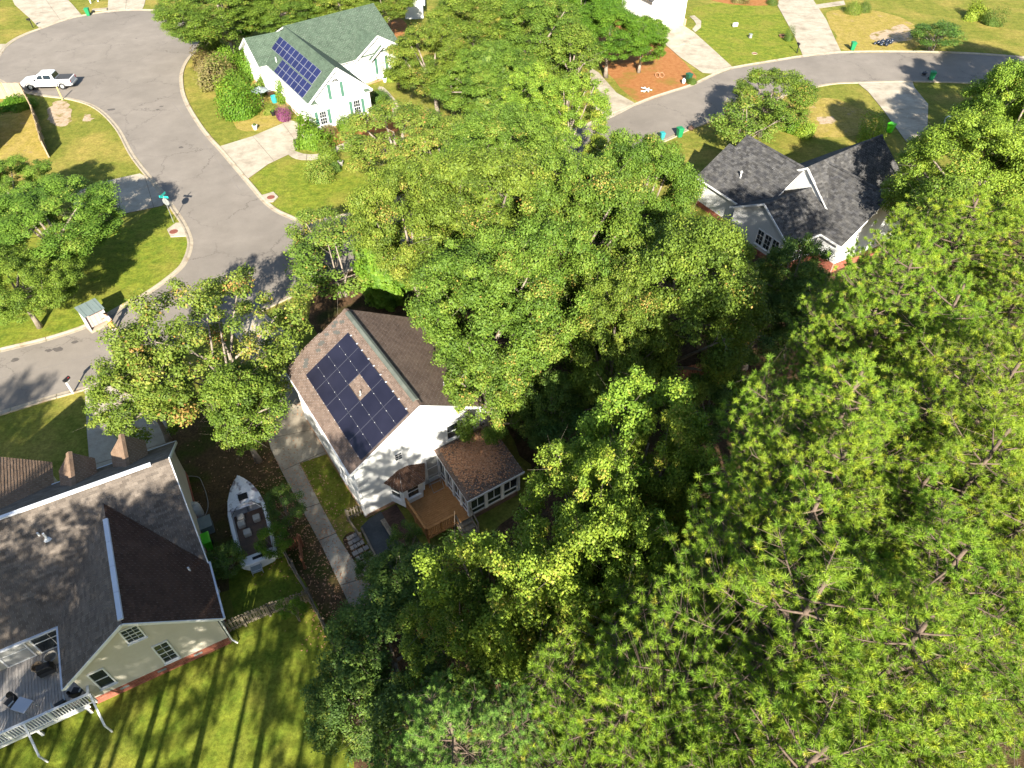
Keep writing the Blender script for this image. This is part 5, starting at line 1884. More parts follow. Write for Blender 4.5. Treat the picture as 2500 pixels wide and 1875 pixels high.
for x_, y_ in ((.12, .13), (-.12, -.07)):
    f = MB()
    f.box((x_, y_, .035), (.095, .27, .07), taper=.8)
    f.build('shoe', 'mailw', PS, bevel=.02)

# ---------------------------------------------------------------- white pickup
tc = (G(163 / 3.53, 770 / 3.53) + G(598 / 3.53, 745 / 3.53)) / 2
TR = thing('pickup_truck', 'white crew cab pickup with black bed cover in the cul-de-sac', 'pickup truck', (-59.3, 90.1, 0), math.radians(180 + 5))
# x forward
f = MB()


def sec(x_, hw, zb, zt, inset=.08):
    return [(x_, -hw, zb), (x_, hw, zb), (x_, hw * 1.0, zt - .25), (x_, hw - inset, zt), (x_, -hw + inset, zt), (x_, -hw, zt - .25)]


f.loft([sec(3.12, .82, .55, .92, .12), sec(3.02, .94, .45, 1.06, .1), sec(2.4, .99, .42, 1.16, .1), sec(1.35, 1.0, .42, 1.22, .06), sec(.9, 1.0, .42, 1.22, .05), sec(-1.2, 1.0, .42, 1.22, .05), sec(-2.95, .99, .46, 1.24, .05), sec(-3.05, .96, .55, 1.2, .06)])
f.build('body', 'paintw', TR, bevel=.03)
f = MB()


def cabs(x_, hw, z_):
    return [(x_, -hw, z_), (x_, hw, z_)]


cr_ = [((1.32, .94), (1.2,)), ]
f.loft([[(1.38, -.93, 1.2), (1.38, .93, 1.2), (-1.18, .93, 1.2), (-1.18, -.93, 1.2)], [(.72, -.76, 1.86), (.72, .76, 1.86), (-.98, .76, 1.86), (-.98, -.76, 1.86)], [(.5, -.68, 1.93), (.5, .68, 1.93), (-.85, .68, 1.93), (-.85, -.68, 1.93)]])
co = f.build('cab', 'paintw', TR, bevel=.04)


def pane_on(pts, name, parent, m='carglass', off=.012):
    P_ = [Vector(p_) for p_ in pts]
    n_ = (P_[1] - P_[0]).cross(P_[2] - P_[0]).normalized()
    c_ = sum(P_, Vector()) / 4
    if n_.dot(c_ - Vector((0, 0, 1.4))) < 0:
        n_ = -n_
    q_ = MB()
    q_.add([p_ + n_ * off for p_ in P_] + [p_ - n_ * .02 for p_ in P_], [(0, 1, 2, 3), (7, 6, 5, 4), (0, 4, 5, 1), (1, 5, 6, 2), (2, 6, 7, 3), (3, 7, 4, 0)])
    q_.build(name, m, parent)


pane_on([(1.30, -.82, 1.27), (1.30, .82, 1.27), (.80, .70, 1.80), (.80, -.70, 1.80)], 'windscreen', co, off=.03)
pane_on([(-1.15, -.78, 1.3), (-1.15, .78, 1.3), (-1.02, .68, 1.78), (-1.02, -.68, 1.78)], 'rear_window', co, off=.03)
for sy in (-1, 1):
    pane_on([(1.0, sy * .905, 1.3), (.18, sy * .905, 1.3), (.18, sy * .795, 1.74), (.62, sy * .795, 1.74)], 'side_window', co, off=.03)
    pane_on([(.08, sy * .905, 1.3), (-.85, sy * .905, 1.3), (-.8, sy * .795, 1.74), (.08, sy * .795, 1.74)], 'side_window', co, off=.03)
    f = MB()
    f.box((1.15, sy * 1.08, 1.3), (.14, .2, .16))
    f.build('mirror', 'black', TR, bevel=.02)
    f = MB()
    f.box((3.04, sy * .72, .86), (.16, .34, .18))
    f.build('headlight', 'lampw', TR, bevel=.02)
    f = MB()
    f.box((-3.03, sy * .88, .98), (.08, .16, .34))
    f.build('tail_light', 'red', TR)
    for xw in (2.05, -1.85):
        f = MB()
        f.tube([(xw, sy * .78, .41), (xw, sy * 1.015, .41)], .41, 20)
        wo = f.build('wheel', 'black', TR)
        f = MB()
        f.tube([(xw, sy * 1.0, .41), (xw, sy * 1.03, .41)], [.25, .22], 16)
        f.build('rim', 'steel', wo)
        f = MB()
        ar = [(xw + .53 * math.cos(a), sy * 1.012, .43 + .5 * math.sin(a)) for a in [math.pi * k / 12 for k in range(13)]]
        f.tube(ar, .055, 6)
        f.build('wheel_arch', 'bedcover', TR)
f = MB()
f.box((-2.1, 0, 1.25), (1.72, 1.72, .05))
f.build('bed_cover', 'bedcover', TR, bevel=.02)
f = MB()
f.box((3.1, 0, .55), (.22, 1.85, .24)).box((-3.12, 0, .6), (.16, 1.8, .2))
f.build('bumper', 'steel', TR, bevel=.03)
f = MB()
f.box((3.1, 0, .86), (.1, 1.1, .2))
f.build('grille', 'black', TR)
f = MB()
f.box((0, 1.02, .44), (2.6, .12, .06)).box((0, -1.02, .44), (2.6, .12, .06))
f.build('running_board', 'black', TR)

# parked white car under the sweetgum
CR = thing('parked_car', 'white car mostly hidden under the yellow green tree by the driveway', 'car', G(2318, 318), math.radians(60))
f = MB()
f.loft([sec(2.15, .75, .4, .72, .1), sec(2.0, .86, .3, .82, .1), sec(.9, .9, .28, .95, .1), sec(-1.3, .9, .28, .98, .1), sec(-2.1, .84, .35, .95, .1), sec(-2.2, .76, .45, .88, .1)])
f.build('body', 'paintw', CR, bevel=.03)
f = MB()
f.loft([[(1.0, -.8, .92), (1.0, .8, .92), (-1.75, .8, .92), (-1.75, -.8, .92)], [(.25, -.6, 1.42), (.25, .6, 1.42), (-1.1, .6, 1.42), (-1.1, -.6, 1.42)]])
cg = f.build('cabin', 'carglass', CR, bevel=.03)
f = MB()
f.box((-.42, 0, 1.43), (1.38, 1.18, .04))
f.build('car_roof', 'paintw', CR, bevel=.015)
for sy in (-1, 1):
    for xw in (1.35, -1.35):
        f = MB()
        f.tube([(xw, sy * .7, .32), (xw, sy * .91, .32)], .32, 18)
        f.build('wheel', 'black', CR)
    f = MB()
    f.box((2.08, sy * .6, .66), (.12, .3, .12))
    f.build('headlight', 'lampw', CR)

# ---------------------------------------------------------------- boat on its trailer
bow, stern = Vector((-17.2, 26.6, 0)), Vector((-14.35, 20.75, 0))
ctr = (bow + stern) / 2
BT = thing('motor_boat', 'white weed-stained motor boat parked between the two houses', 'boat', ctr, math.atan2((bow - stern).y, (bow - stern).x))
BL = (bow - stern).length / 2
st_ = [(-BL, 1.0), (-BL * .6, 1.06), (-BL * .2, 1.1), (BL * .2, 1.08), (BL * .5, .92), (BL * .75, .62), (BL * .92, .3), (BL, .05)]
f = MB()
rings = []
for x_, hw in st_:
    t = (x_ + BL) / (2 * BL)
    keel = .32 + .42 * max(0, t - .6) ** 1.5 * 2
    zt = 1.02 + .16 * t
    rings.append([(x_, -hw, zt), (x_, -hw * .96, zt - .22), (x_, -hw * .7, keel + .15), (x_, 0, keel), (x_, hw * .7, keel + .15), (x_, hw * .96, zt - .22), (x_, hw, zt)])
f.loft(rings, close=False, cap=True)
f.build('hull', 'boatw', BT, smooth=False)
# foredeck, gunwales, stern deck
f = MB()
fore = [r for r in st_ if r[0] >= BL * .18]
top = [(x_, hw, 1.02 + .16 * (x_ + BL) / (2 * BL) + .03) for x_, hw in fore]
f.loft([[(x_, -hw, z_), (x_, -hw * .5, z_ + .09), (x_, 0, z_ + .13), (x_, hw * .5, z_ + .09), (x_, hw, z_)] for x_, hw, z_ in top], close=False, cap=False)
f.build('foredeck', 'boat', BT, smooth=True)
f = MB()
f.box((BL * .45, .0, 1.30), (.48, .55, .05))
f.build('hatch', 'black', BT, bevel=.015)
f = MB()
ws = [(BL * .1, -.88), (BL * .28, -.5), (BL * .32, 0), (BL * .28, .5), (BL * .1, .88)]
for i in range(4):
    a, b = ws[i], ws[i + 1]
    f.add([(a[0], a[1], 1.2), (b[0], b[1], 1.2), (b[0] - .25, b[1] * .95, 1.48), (a[0] - .25, a[1] * .95, 1.48)], [(0, 1, 2, 3)])
f.build('windscreen', 'boatw', BT)
f = MB()
for i in range(4):
    a, b = ws[i], ws[i + 1]
    f.tube([(a[0] - .01, a[1], 1.22), (b[0] - .01, b[1], 1.22)], .022, 6)
    f.tube([(b[0], b[1], 1.2), (b[0] - .26, b[1] * .95, 1.5)], .018, 6)
f.build('screen_frame', 'black', BT)
for sy in (-1, 1):
    f = MB()
    gun = [(x_, sy * hw, 1.02 + .16 * (x_ + BL) / (2 * BL)) for x_, hw in st_ if x_ <= BL * .25]
    f.loft([[(x_, y_, z_ - .03), (x_, y_, z_ + .03), (x_, y_ - sy * .2, z_ + .05), (x_, y_ - sy * .2, z_ - .35)] for x_, y_, z_ in gun], cap=True)
    f.build('gunwale', 'boatw', BT)
    f = MB()
    f.tube([(x_, y_ + sy * .02, z_ - .06) for x_, y_, z_ in gun], .03, 6)
    f.build('rub_rail', 'graybox', BT)
f = MB()
f.box((-BL * .35, 0, .60), (BL * 1.15, 1.75, .06))
f.build('cockpit_floor', 'boatin', BT)
f = MB()
f.box((-BL + .28, 0, .98), (.62, 1.95, .16))
f.build('stern_deck', 'boatw', BT, bevel=.03)
f = MB()
f.box((-BL + .28, -.1, 1.07), (.18, .9, .03))
f.build('motor_hatch', 'black', BT)
f = MB()
f.box((-BL - .22, .3, .72), (.5, .62, .06))
f.build('swim_platform', 'graybox', BT, bevel=.02)
f = MB()
for y_ in (.02, .58):
    f.tube([(-BL, y_, .95), (-BL - .45, y_, .9), (-BL - .5, y_, .5)], .02, 6)
f.tube([(-BL - .46, .02, .9), (-BL - .46, .58, .9)], .02, 6)
f.build('ladder', 'steel', BT)
for (x_, y_) in ((.35, .45), (-.15, .5), (-.1, -.4), (-.9, .3)):
    f = MB()
    f.box((x_, y_, .82), (.42, .42, .34))
    f.build('seat', 'vinyl', BT, bevel=.05)
for sy in (-1, 1):
    f = MB()
    f.tube([(-.7, sy * .75, .28), (-.7, sy * .95, .28)], .28, 16)
    f.build('trailer_wheel', 'black', BT)
f = MB()
f.bar((BL + .7, 0, .42), (-BL * .8, .0, .42), .09, .09)
f.bar((-.2, -.55, .42), (-BL, -.55, .42), .07, .07).bar((-.2, .55, .42), (-BL, .55, .42), .07, .07)
f.bar((-.7, -.9, .3), (-.7, .9, .3), .07, .07)
f.box((BL + .65, 0, .2), (.1, .1, .4))
f.build('trailer_frame', 'steel', BT)

# gas cylinder, condenser cover
t_ = thing('gas_tank', 'dull white propane tank standing against the cream wall', 'tank', G(487, 1262), 0)
f = MB()
f.loft([[(r * math.cos(k * math.tau / 16), r * math.sin(k * math.tau / 16), z) for k in range(16)] for r, z in ((.18, .0), (.32, .06), (.36, .25), (.36, 1.0), (.32, 1.17), (.18, 1.27), (.05, 1.3))])
f.build('cylinder', 'propane', t_, smooth=True)
f = MB()
f.tube([(0, 0, 1.28), (0, 0, 1.42)], .14, 12)
f.build('valve_cap', 'propane', t_)
t_ = thing('air_conditioner', 'square grey green condenser unit beside the lime bin', 'air conditioner', G(505, 1293), math.radians(28))
f = MB()
f.box((0, 0, .36), (.86, .86, .7))
f.build('case', 'graybox', t_)
f = MB()
f.box((0, 0, .73), (.92, .92, .05))
f.build('lid', 'graybox', t_, bevel=.01)
t_ = thing('garden_hose', 'thin pale hose lying in a loose loop beside the cream house', 'hose', G(470, 1190))
f = MB()
o0 = G(470, 1190)
f.tube([p_ - o0 + Vector((0, 0, .03)) for p_ in catmull([G(*q) for q in ((458, 1163), (485, 1166), (496, 1185), (506, 1215), (508, 1240), (500, 1262), (494, 1278))], 5)], .025, 6)
f.build('tube', 'stone', t_)

# garden umbrella by the green house
t_ = thing('patio_umbrella', 'grey garden umbrella in the planting bed by the green roofed house', 'umbrella', G(643, 256))
f = MB()
n = 8
top_ = (0, 0, 2.25)
rim = [(1.05 * math.cos(k * math.tau / n), 1.05 * math.sin(k * math.tau / n), 1.8) for k in range(n)]
f.add([top_] + rim, [(0, 1 + k, 1 + (k + 1) % n) for k in range(n)])
f.build('canopy', 'umb', t_)
f = MB()
f.tube([(0, 0, 0), (0, 0, 2.3)], .03, 8)
f.build('pole', 'steel', t_)
t_ = thing('rain_barrel', 'teal tub standing at the green house side wall', 'barrel', G(671, 250))
f = MB()
f.loft([[(r * math.cos(k * math.tau / 14), r * math.sin(k * math.tau / 14), z) for k in range(14)] for r, z in ((.3, 0), (.36, .4), (.33, .8), (.27, .8), (.26, .6))])
f.build('tub', 'binT', t_)
f = MB()
f.tube([(.345 * math.cos(k * math.tau / 14), .345 * math.sin(k * math.tau / 14), .8) for k in range(15)], .03, 6)
f.build('rim', 'binT', t_)
for lab, px, py, m_ in (('white flower pot on the edge of the green house driveway', 624, 316, 'mailw'), ('dark flower pot among the plants by the garage door', 668, 282, 'black'), ('white statue-like pot in the flower bed by the entry', 940, 200, 'mailw'), ('pale stone pot in front of the small lawn shrub', 833, 404, 'stone')):
    t_ = thing('flower_pot', lab, 'pot', G(px, py))
    f = MB()
    f.loft([[(r * math.cos(k * math.tau / 12), r * math.sin(k * math.tau / 12), z) for k in range(12)] for r, z in ((.18, 0), (.28, .45), (.31, .45), (.31, .52), (.24, .52), (.2, .35))])
    f.build('pot', m_, t_)
    blob(.2, 1, 1, .8, px, 'leaf_oak', 'plant_tuft', t_, (0, 0, .4), n=6)


# ---------------------------------------------------------------- vegetation
def leaf_quads(P, N, size, rs, fold=.25):
    """P points, N normals -> rhombic leaves (one island each)"""
    n = len(P)
    a = rs.normal(size=(n, 3))
    T = a - (a * N).sum(1, keepdims=True) * N
    T /= np.linalg.norm(T, axis=1, keepdims=True) + 1e-9
    B = np.cross(N, T)
    L_ = (size * rs.uniform(.65, 1.35, n))[:, None]
    Wd = L_ * .36
    c = rs.uniform(-fold, fold, n)[:, None]
    v0 = P - T * L_ * .5
    v1 = P + B * Wd + N * L_ * c * .4
    v2 = P + T * L_ * .5 + N * L_ * c * -.5
    v3 = P - B * Wd + N * L_ * c * .4
    V = np.stack([v0, v1, v2, v3], 1).reshape(-1, 3)
    F = np.arange(4 * n).reshape(-1, 4)
    return V, F


def clump_leaves(C, R, per, size, rs, flat=.7, up=.38, odd=.05, base_t=.45):
    Ps, Ns, Ts = [], [], []
    for c, r in zip(C, R):
        k = max(6, int(per * (r ** 2)))
        d = rs.normal(size=(k, 3))
        d /= np.linalg.norm(d, axis=1, keepdims=True)
        rad = r * rs.uniform(.35, 1.0, k) ** .6 * (1 + .25 * rs.normal(size=k).clip(-1, 1))
        p_ = c + d * rad[:, None] * np.array([1, 1, flat])
        nn = d * .75 + np.array([0, 0, up]) + rs.normal(size=(k, 3)) * .42
        nn /= np.linalg.norm(nn, axis=1, keepdims=True)
        ct = base_t + rs.normal() * .13
        od = odd * 8 if rs.random() < .07 else odd * .25
        t = (ct + rs.normal(size=k) * .13).clip(0, .93)
        o = rs.random(k) < od
        t[o] = rs.uniform(.9, 1.0, o.sum())
        Ps.append(p_)
        Ns.append(nn)
        Ts.append(t)
    P_ = np.concatenate(Ps)
    N_ = np.concatenate(Ns)
    T_ = np.concatenate(Ts)
    V, F = leaf_quads(P_, N_, size, rs)
    return V, F, np.repeat(T_, 4)


def bez(a, b, bend, k=5):
    a, b = Vector(a), Vector(b)
    m_ = (a + b) / 2 + Vector(bend)
    return [a * (1 - t) ** 2 + m_ * 2 * t * (1 - t) + b * t * t for t in [i / k for i in range(k + 1)]]


def deciduous(seed, H, R, zc, rz, n_clump, per, size, leaf, hole=0.0, odd=.04, base_t=.45, clump_r=(.34, .98), stems=1, low=-0.75):
    """returns (trunk mesh, crown mesh): limbs reach for leaf clumps spread through an uneven crown"""
    rs = np.random.default_rng(seed)
    C, Rr = [], []
    lob = rs.normal(size=(7, 3))
    lob /= np.linalg.norm(lob, axis=1, keepdims=True)
    lam = rs.uniform(-.22, .2, 7)
    hd = rs.normal(size=3)
    hd[2] = abs(hd[2])
    hd /= np.linalg.norm(hd)
    tries = 0
    while len(C) < n_clump and tries < n_clump * 40:
        tries += 1
        d = rs.normal(size=3)
        d /= np.linalg.norm(d)
        if d[2] < low:
            continue
        if hole and d @ hd > 1 - hole and rs.random() < .8:
            continue
        f = 1 + sum(l_ * max(0, d @ q) ** 3 * 1.6 for l_, q in zip(lam, lob))
        rad = (rs.uniform(.45, 1.0) ** .45) * f
        c = np.array([d[0] * R * rad, d[1] * R * rad, zc + d[2] * rz * rad])
        if any(np.linalg.norm((c - q) / np.array([1, 1, .8])) < R * .12 for q in C):
            continue
        C.append(c)
        Rr.append(rs.uniform(*clump_r) * (1.0 if rad > .7 else .8))
    C = np.array(C)
    V, F, T = clump_leaves(C, Rr, per, size, rs, odd=odd, base_t=base_t)
    crown = np_mesh('crown', V, F, leaf, T)
    tr = MB()
    tr0 = R * .045 + .06
    tops = []
    for s in range(stems):
        ang = s * math.tau / stems + .4
        b0 = Vector((.12 * math.cos(ang), .12 * math.sin(ang), -.1)) if stems > 1 else Vector((0, 0, -.1))
        tp = Vector((R * .25 * math.cos(ang), R * .25 * math.sin(ang), zc * .8)) if stems > 1 else Vector((rs.normal() * .2, rs.normal() * .2, zc + rz * .25))
        pts = bez(b0, tp, (rs.normal() * .2, rs.normal() * .2, 0), 6)
        r0 = tr0 * (1 if stems == 1 else .55)
        tr.tube(pts, [r0 * (1.35 if i == 0 else 1.0 - .75 * i / 6) for i in range(7)], 8)
        tops.append((pts, r0))
    nl = 9
    km = C[rs.choice(len(C), nl, replace=False)]
    limbs = []
    for i, e in enumerate(km):
        pts0, r0 = tops[i % stems]
        k = rs.integers(2, 5)
        a = pts0[k]
        L_ = bez(a, Vector(e), (0, 0, abs(rs.normal()) * .5 - .1), 6)
        tr.tube(L_, [r0 * .55 * (1 - .72 * j / 6) for j in range(7)], 6)
        limbs.append(L_)
    nodes = [(p_, r0 * .2) for L_ in limbs for p_ in L_[2:]] + [(p_, r0 * .25) for pts0, r0 in tops for p_ in pts0[3:]]
    for c in C[np.argsort(np.linalg.norm((C - np.array([0, 0, zc * .75])) / np.array([1, 1, 1.0]), axis=1))]:
        cv = Vector(c)
        p_, r = min(nodes, key=lambda q: (q[0] - cv).length + (0.0 if q[0].z < cv.z else .8))
        bp_ = bez(p_, cv, (rs.normal() * .12, rs.normal() * .12, -.12), 3)
        tr.tube(bp_, [r * .55, r * .42, r * .3, r * .18], 4, cap=False)
        nodes += [(bp_[2], max(.016, r * .6)), (bp_[3], max(.014, r * .45))]
        for _ in range(2):
            e = cv + Vector(rs.normal(size=3) * .55)
            tr.tube([cv, e], [r * .25, r * .1], 3, cap=False)
    trunk = tr.mesh('trunk', 'bark', True)
    return trunk, crown


def needles_mesh(tufts, rs, k=40, ln=.24, wd=.02):
    """tufts: (pos, axis, tint)"""
    n = len(tufts)
    P_ = np.repeat(np.array([t[0] for t in tufts]), k, 0)
    A_ = np.repeat(np.array([t[1] for t in tufts]), k, 0)
    T_ = np.repeat(np.array([t[2] for t in tufts]), k)
    d = rs.normal(size=(n * k, 3))
    d /= np.linalg.norm(d, axis=1, keepdims=True)
    d = d * .95 + A_ * .55
    d /= np.linalg.norm(d, axis=1, keepdims=True)
    L_ = (ln * np.repeat(rs.uniform(.6, 1.25, n), k) * rs.uniform(.7, 1.15, n * k))[:, None]
    s = np.cross(d, rs.normal(size=(n * k, 3)))
    s /= np.linalg.norm(s, axis=1, keepdims=True)
    b = P_ - A_ * (rs.uniform(0, .12, n * k))[:, None]
    V = np.stack([b - s * wd, b + s * wd, b + d * L_], 1).reshape(-1, 3)
    F = np.arange(3 * n * k).reshape(-1, 3)
    T = (T_ + rs.normal(size=n * k) * .05).clip(0, 1)
    return V, F, np.repeat(T, 3)


def pine(seed, H, zlo, Rm, leaf='pine', tuft_k=80, ln=.17, dens=2.8):
    rs = np.random.default_rng(seed)
    tr = MB()
    lean = rs.normal(size=2) * .25
    ax = lambda z: Vector((lean[0] * (z / H) ** 2, lean[1] * (z / H) ** 2, z))
    tr.tube([ax(z) + (Vector((0, 0, -.1)) if z == 0 else Vector()) for z in np.linspace(0, H - .3, 12)], [.24 * (1 - .88 * i / 11) + .02 for i in range(12)], 8)
    tufts = []
    z = zlo
    while z < H - .2:
        t = (z - zlo) / (H - zlo)
        R_ = Rm * (math.sin(math.pi * min(1, .28 + t * .78)) ** .7) * (1 if t < .85 else .8) + .25
        nb = rs.integers(3, 6)
        a0 = rs.uniform(0, 6.28)
        for i in range(nb):
            a = a0 + i * math.tau / nb + rs.normal() * .25
            L_ = R_ * rs.uniform(.6, 1.12)
            o = ax(z)
            rise = L_ * rs.uniform(.1, .38) * (.5 + t)
            e = o + Vector((math.cos(a) * L_, math.sin(a) * L_, rise))
            pts = bez(o, e, (0, 0, -.12 * L_), 5)
            tr.tube(pts, [.032 * (1 - .8 * j / 5) + .006 for j in range(6)], 4, cap=False)
            m_ = max(4, int(L_ * 6.5 * dens))
            for q in range(m_):
                f = rs.uniform(.38 if t < .55 else .08, 1.0) ** .7
                j = min(4, int(f * 5))
                b_ = pts[j].lerp(pts[j + 1], f * 5 - j)
                side = Vector((-math.sin(a), math.cos(a), 0)) * rs.normal() * .42 * L_ * (1.15 - f * .75)
                tip = b_ + side + Vector((math.cos(a), math.sin(a), 0)) * abs(rs.normal()) * .22 + Vector((0, 0, abs(rs.normal()) * .16))
                tr.tube([b_, tip], [.009, .005], 3, cap=False)
                axd = np.array((tip - b_).normalized() * .55 + Vector((0, 0, .8)))
                axd /= np.linalg.norm(axd)
                tint = .46 + rs.normal() * .16 + .12 * t
                tint = min(.8, max(0, tint))
                if rs.random() < .014:
                    tint = rs.uniform(.95, 1)
                tufts.append((np.array(tip), axd, tint))
        z += rs.uniform(.45, .8)
    for i in range(6):
        tufts.append((np.array(ax(H - .3 + i * .06)) + rs.normal(size=3) * .12, np.array([0, 0, 1.0]), .6))
    V, F, T = needles_mesh(tufts, rs, tuft_k, ln, .0078)
    return tr.mesh('trunk', 'barkp', True), np_mesh('crown', V, F, leaf, T)


BIG = [deciduous(21 + i, 14, 5.2, 9.0, 4.6, 240, 1050, .135, 'leaf_oak', hole=(.0, .12, .0, .10)[i], odd=(.03, .06, .02, .05)[i]) for i in range(4)]
MED = [deciduous(51 + i, 8.5, 3.0, 5.2, 3.0, 120, 1050, .13, 'leaf_oak', hole=(0, .12, 0)[i], clump_r=(.28, .7), low=-.9) for i in range(3)]
OPENT = deciduous(71, 9.5, 5.4, 5.8, 3.4, 150, 700, .15, 'leaf_aut', hole=.16, clump_r=(.4, .85), odd=.06, stems=3, low=-.8)
SML = [deciduous(81 + i, 4.5, 1.7, 2.8, 1.7, 50, 900, .115, 'leaf_oak', clump_r=(.28, .55), odd=.05, stems=3, low=-.9) for i in range(2)]
SPR = [deciduous(91 + i, 15, 3.6, 10.5, 4.2, 150, 820, .145, 'leaf_yel', clump_r=(.34, .8), odd=.05, hole=.1) for i in range(3)]
PIN = [pine(101 + i, 20, 11.5 + i * .5, 3.2) for i in range(3)]


def column_mesh(seed, H, R, leaf):
    """dense feathery evergreen: upswept sprays on a tapering column"""
    rs = np.random.default_rng(seed)
    n = 26000
    z = H * rs.uniform(0, 1, n) ** .9
    prof = R * np.sin(np.pi * np.clip(.16 + .84 * (z / H), 0, 1)) ** .75 + .1
    a = rs.uniform(0, 2 * np.pi, n)
    r = prof * rs.uniform(.6, 1.1, n) * (1 + .2 * np.sin(a * 7 + z * 2.2) + .12 * np.sin(a * 3 - z * 4.1))
    P_ = np.stack([r * np.cos(a), r * np.sin(a), z], 1)
    out = np.stack([np.cos(a), np.sin(a), np.full(n, .35)], 1)
    N_ = out + rs.normal(size=(n, 3)) * .35
    N_ /= np.linalg.norm(N_, axis=1, keepdims=True)
    V, F = leaf_quads(P_, N_, .24, rs)
    T = np.repeat((.5 + .22 * np.sin(a * 7 + z * 2.2) + rs.normal(size=n) * .12).clip(0, 1), 4)
    tr = MB()
    tr.tube([(0, 0, -.1), (0, 0, H * .9)], [.14, .03], 8)
    return tr.mesh('trunk', 'bark', True), np_mesh('crown', V, F, leaf, T)


CON = column_mesh(131, 7.0, 1.7, 'leaf_brt')


def bush_mesh(seed, leaf, n=1700, size=.13, R=1.0, flat=.85, lump=.42):
    rs = np.random.default_rng(seed)
    d = rs.normal(size=(n, 3))
    d /= np.linalg.norm(d, axis=1, keepdims=True)
    d[:, 2] = np.abs(d[:, 2])
    lob = rs.normal(size=(6, 3))
    lob /= np.linalg.norm(lob, axis=1, keepdims=True)
    f = 1 + lump * sum(np.clip(d @ q, 0, 1) ** 4 for q in lob) * 2 - lump
    r = R * f * rs.uniform(.55, 1.0, n) ** .4 * (1 + .16 * rs.normal(size=n).clip(-1, 1.6))
    P_ = d * r[:, None] * np.array([1, 1, flat * 1.3])
    N_ = d + rs.normal(size=(n, 3)) * .4
    N_ /= np.linalg.norm(N_, axis=1, keepdims=True)
    V, F = leaf_quads(P_, N_, size, rs)
    T = np.repeat((.5 + rs.normal(size=n) * .17).clip(0, 1), 4)
    st = MB()
    for k in range(5):
        a = k * 1.26
        st.tube([(0, 0, -.05), (.45 * R * math.cos(a), .45 * R * math.sin(a), .7 * R)], [.04, .015], 4)
    return st.mesh('stem', 'bark', True), np_mesh('foliage', V, F, leaf, T)


BUSH = [bush_mesh(141 + i, 'leaf_oak', n=4600, size=.12) for i in range(3)]
BUSHF = bush_mesh(150, 'leaf_oak', n=4200, size=.075, lump=.04)          # clipped ball


def plant(name, proto, loc, sx, sz, rz, label, cat, group=None, leaf=None, part=('trunk', 'crown'), tilt=0.0):
    t_ = thing(name, label, cat, loc, rz, group)
    t_.scale = (sx, sx, sz)
    t_.rotation_euler = (tilt, 0, rz)
    for nm, me_ in zip(part, proto):
        o = link(nm, me_, t_)
        if nm in ('crown', 'foliage') and leaf:
            o.material_slots[0].link = 'OBJECT'
            o.material_slots[0].material = MT[leaf]
    return t_


def tree(px, py, zc, rpx, proto, R0, Z0, label, leaf=None, group=None, rz=None, name='tree', cat='tree', sz=None):
    """crown centre seen at px,py at height zc, with radius rpx in photo pixels"""
    c = G(px, py, zc)
    depth = c.y * C45 + (CAM_H - zc) * S45
    s = rpx * depth / FOC / R0
    return plant(name, proto, (c.x, c.y, 0), s, zc / Z0 if sz is None else sz, random.uniform(0, 6.28) if rz is None else rz, label, cat, group, leaf)


B0 = (5.2, 9.0)
M0 = (3.0, 5.2)
S0 = (1.7, 2.8)
Q0 = (3.6, 10.5)
# --- left side
tree(120, 560, 4.6, 165, BIG[0], *B0, 'broad bright green tree beside the corner lawn at the left edge', 'leaf_grn', sz=.56)
tree(30, 690, 4.4, 120, BIG[2], *B0, 'low dense green tree at the left edge above the lower road', 'leaf_grn', sz=.52)
tree(15, 470, 4.2, 110, BIG[3], *B0, 'leafy green tree at the left edge beyond the wooden fence', 'leaf_grn', sz=.5)
tree(508, 838, 6.0, 228, OPENT, 5.4, 5.8, 'open tree with pale forking branches and orange tints over the road', 'leaf_aut', rz=5.2)
tree(580, 1000, 5.0, 120, MED[0], *M0, 'dense green lower tree in front of the forking tree by the driveway', 'leaf_oak')
tree(350, 960, 4.6, 115, MED[1], *M0, 'rounded green tree spreading over the cream house driveway', 'leaf_oak')
tree(820, 640, 3.4, 115, SML[0], *S0, 'multi stemmed small tree with thin leaves behind the white house roof', 'leaf_aut', sz=1.25)
tree(770, 560, 3.0, 65, SML[1], *S0, 'slender small tree at the corner of the street and cul-de-sac', 'leaf_aut')
c = G(948, 735)
plant('conifer_tree', CON, (c.x, c.y, 0), 1.05, 1.1, .3, 'vivid green feathery evergreen beside the big oaks', 'tree', leaf='leaf_brt')
# --- the large oaks in the middle
tree(1010, 560, 9.0, 150, BIG[1], *B0, 'yellowish oak crown above the end of the front lawn', 'leaf_oak')
tree(1200, 520, 10.0, 205, BIG[2], *B0, 'tall pale green oak in the middle of the tree mass', 'leaf_oak')
tree(1390, 560, 10.0, 190, BIG[3], *B0, 'deep green oak between the middle oak and the dark roofed house', 'leaf_oak')
tree(1180, 780, 9.5, 195, BIG[0], *B0, 'large oak leaning over the east slope of the brown roof', 'leaf_oak')
tree(1330, 730, 9.5, 170, BIG[1], *B0, 'oak with pale twigs south of the tree mass centre', 'leaf_oak')
tree(1640, 720, 10.0, 200, BIG[2], *B0, 'broad oak hanging over the gable of the dark roofed house', 'leaf_oak', rz=2.2)
tree(1560, 480, 9.0, 140, BIG[0], *B0, 'oak crown between the right-hand street and the dark roof', 'leaf_oak')
tree(1760, 640, 6.5, 80, MED[1], *M0, 'oak bough in front of the gable windows of the dark roofed house', 'leaf_oak')
tree(1930, 690, 5.5, 85, MED[2], *M0, 'shaded tree hiding the brick base of the dark roofed house', 'leaf_drk')
tree(1500, 830, 8.5, 150, BIG[3], *B0, 'oak crown over the shaded brown fence', 'leaf_oak')
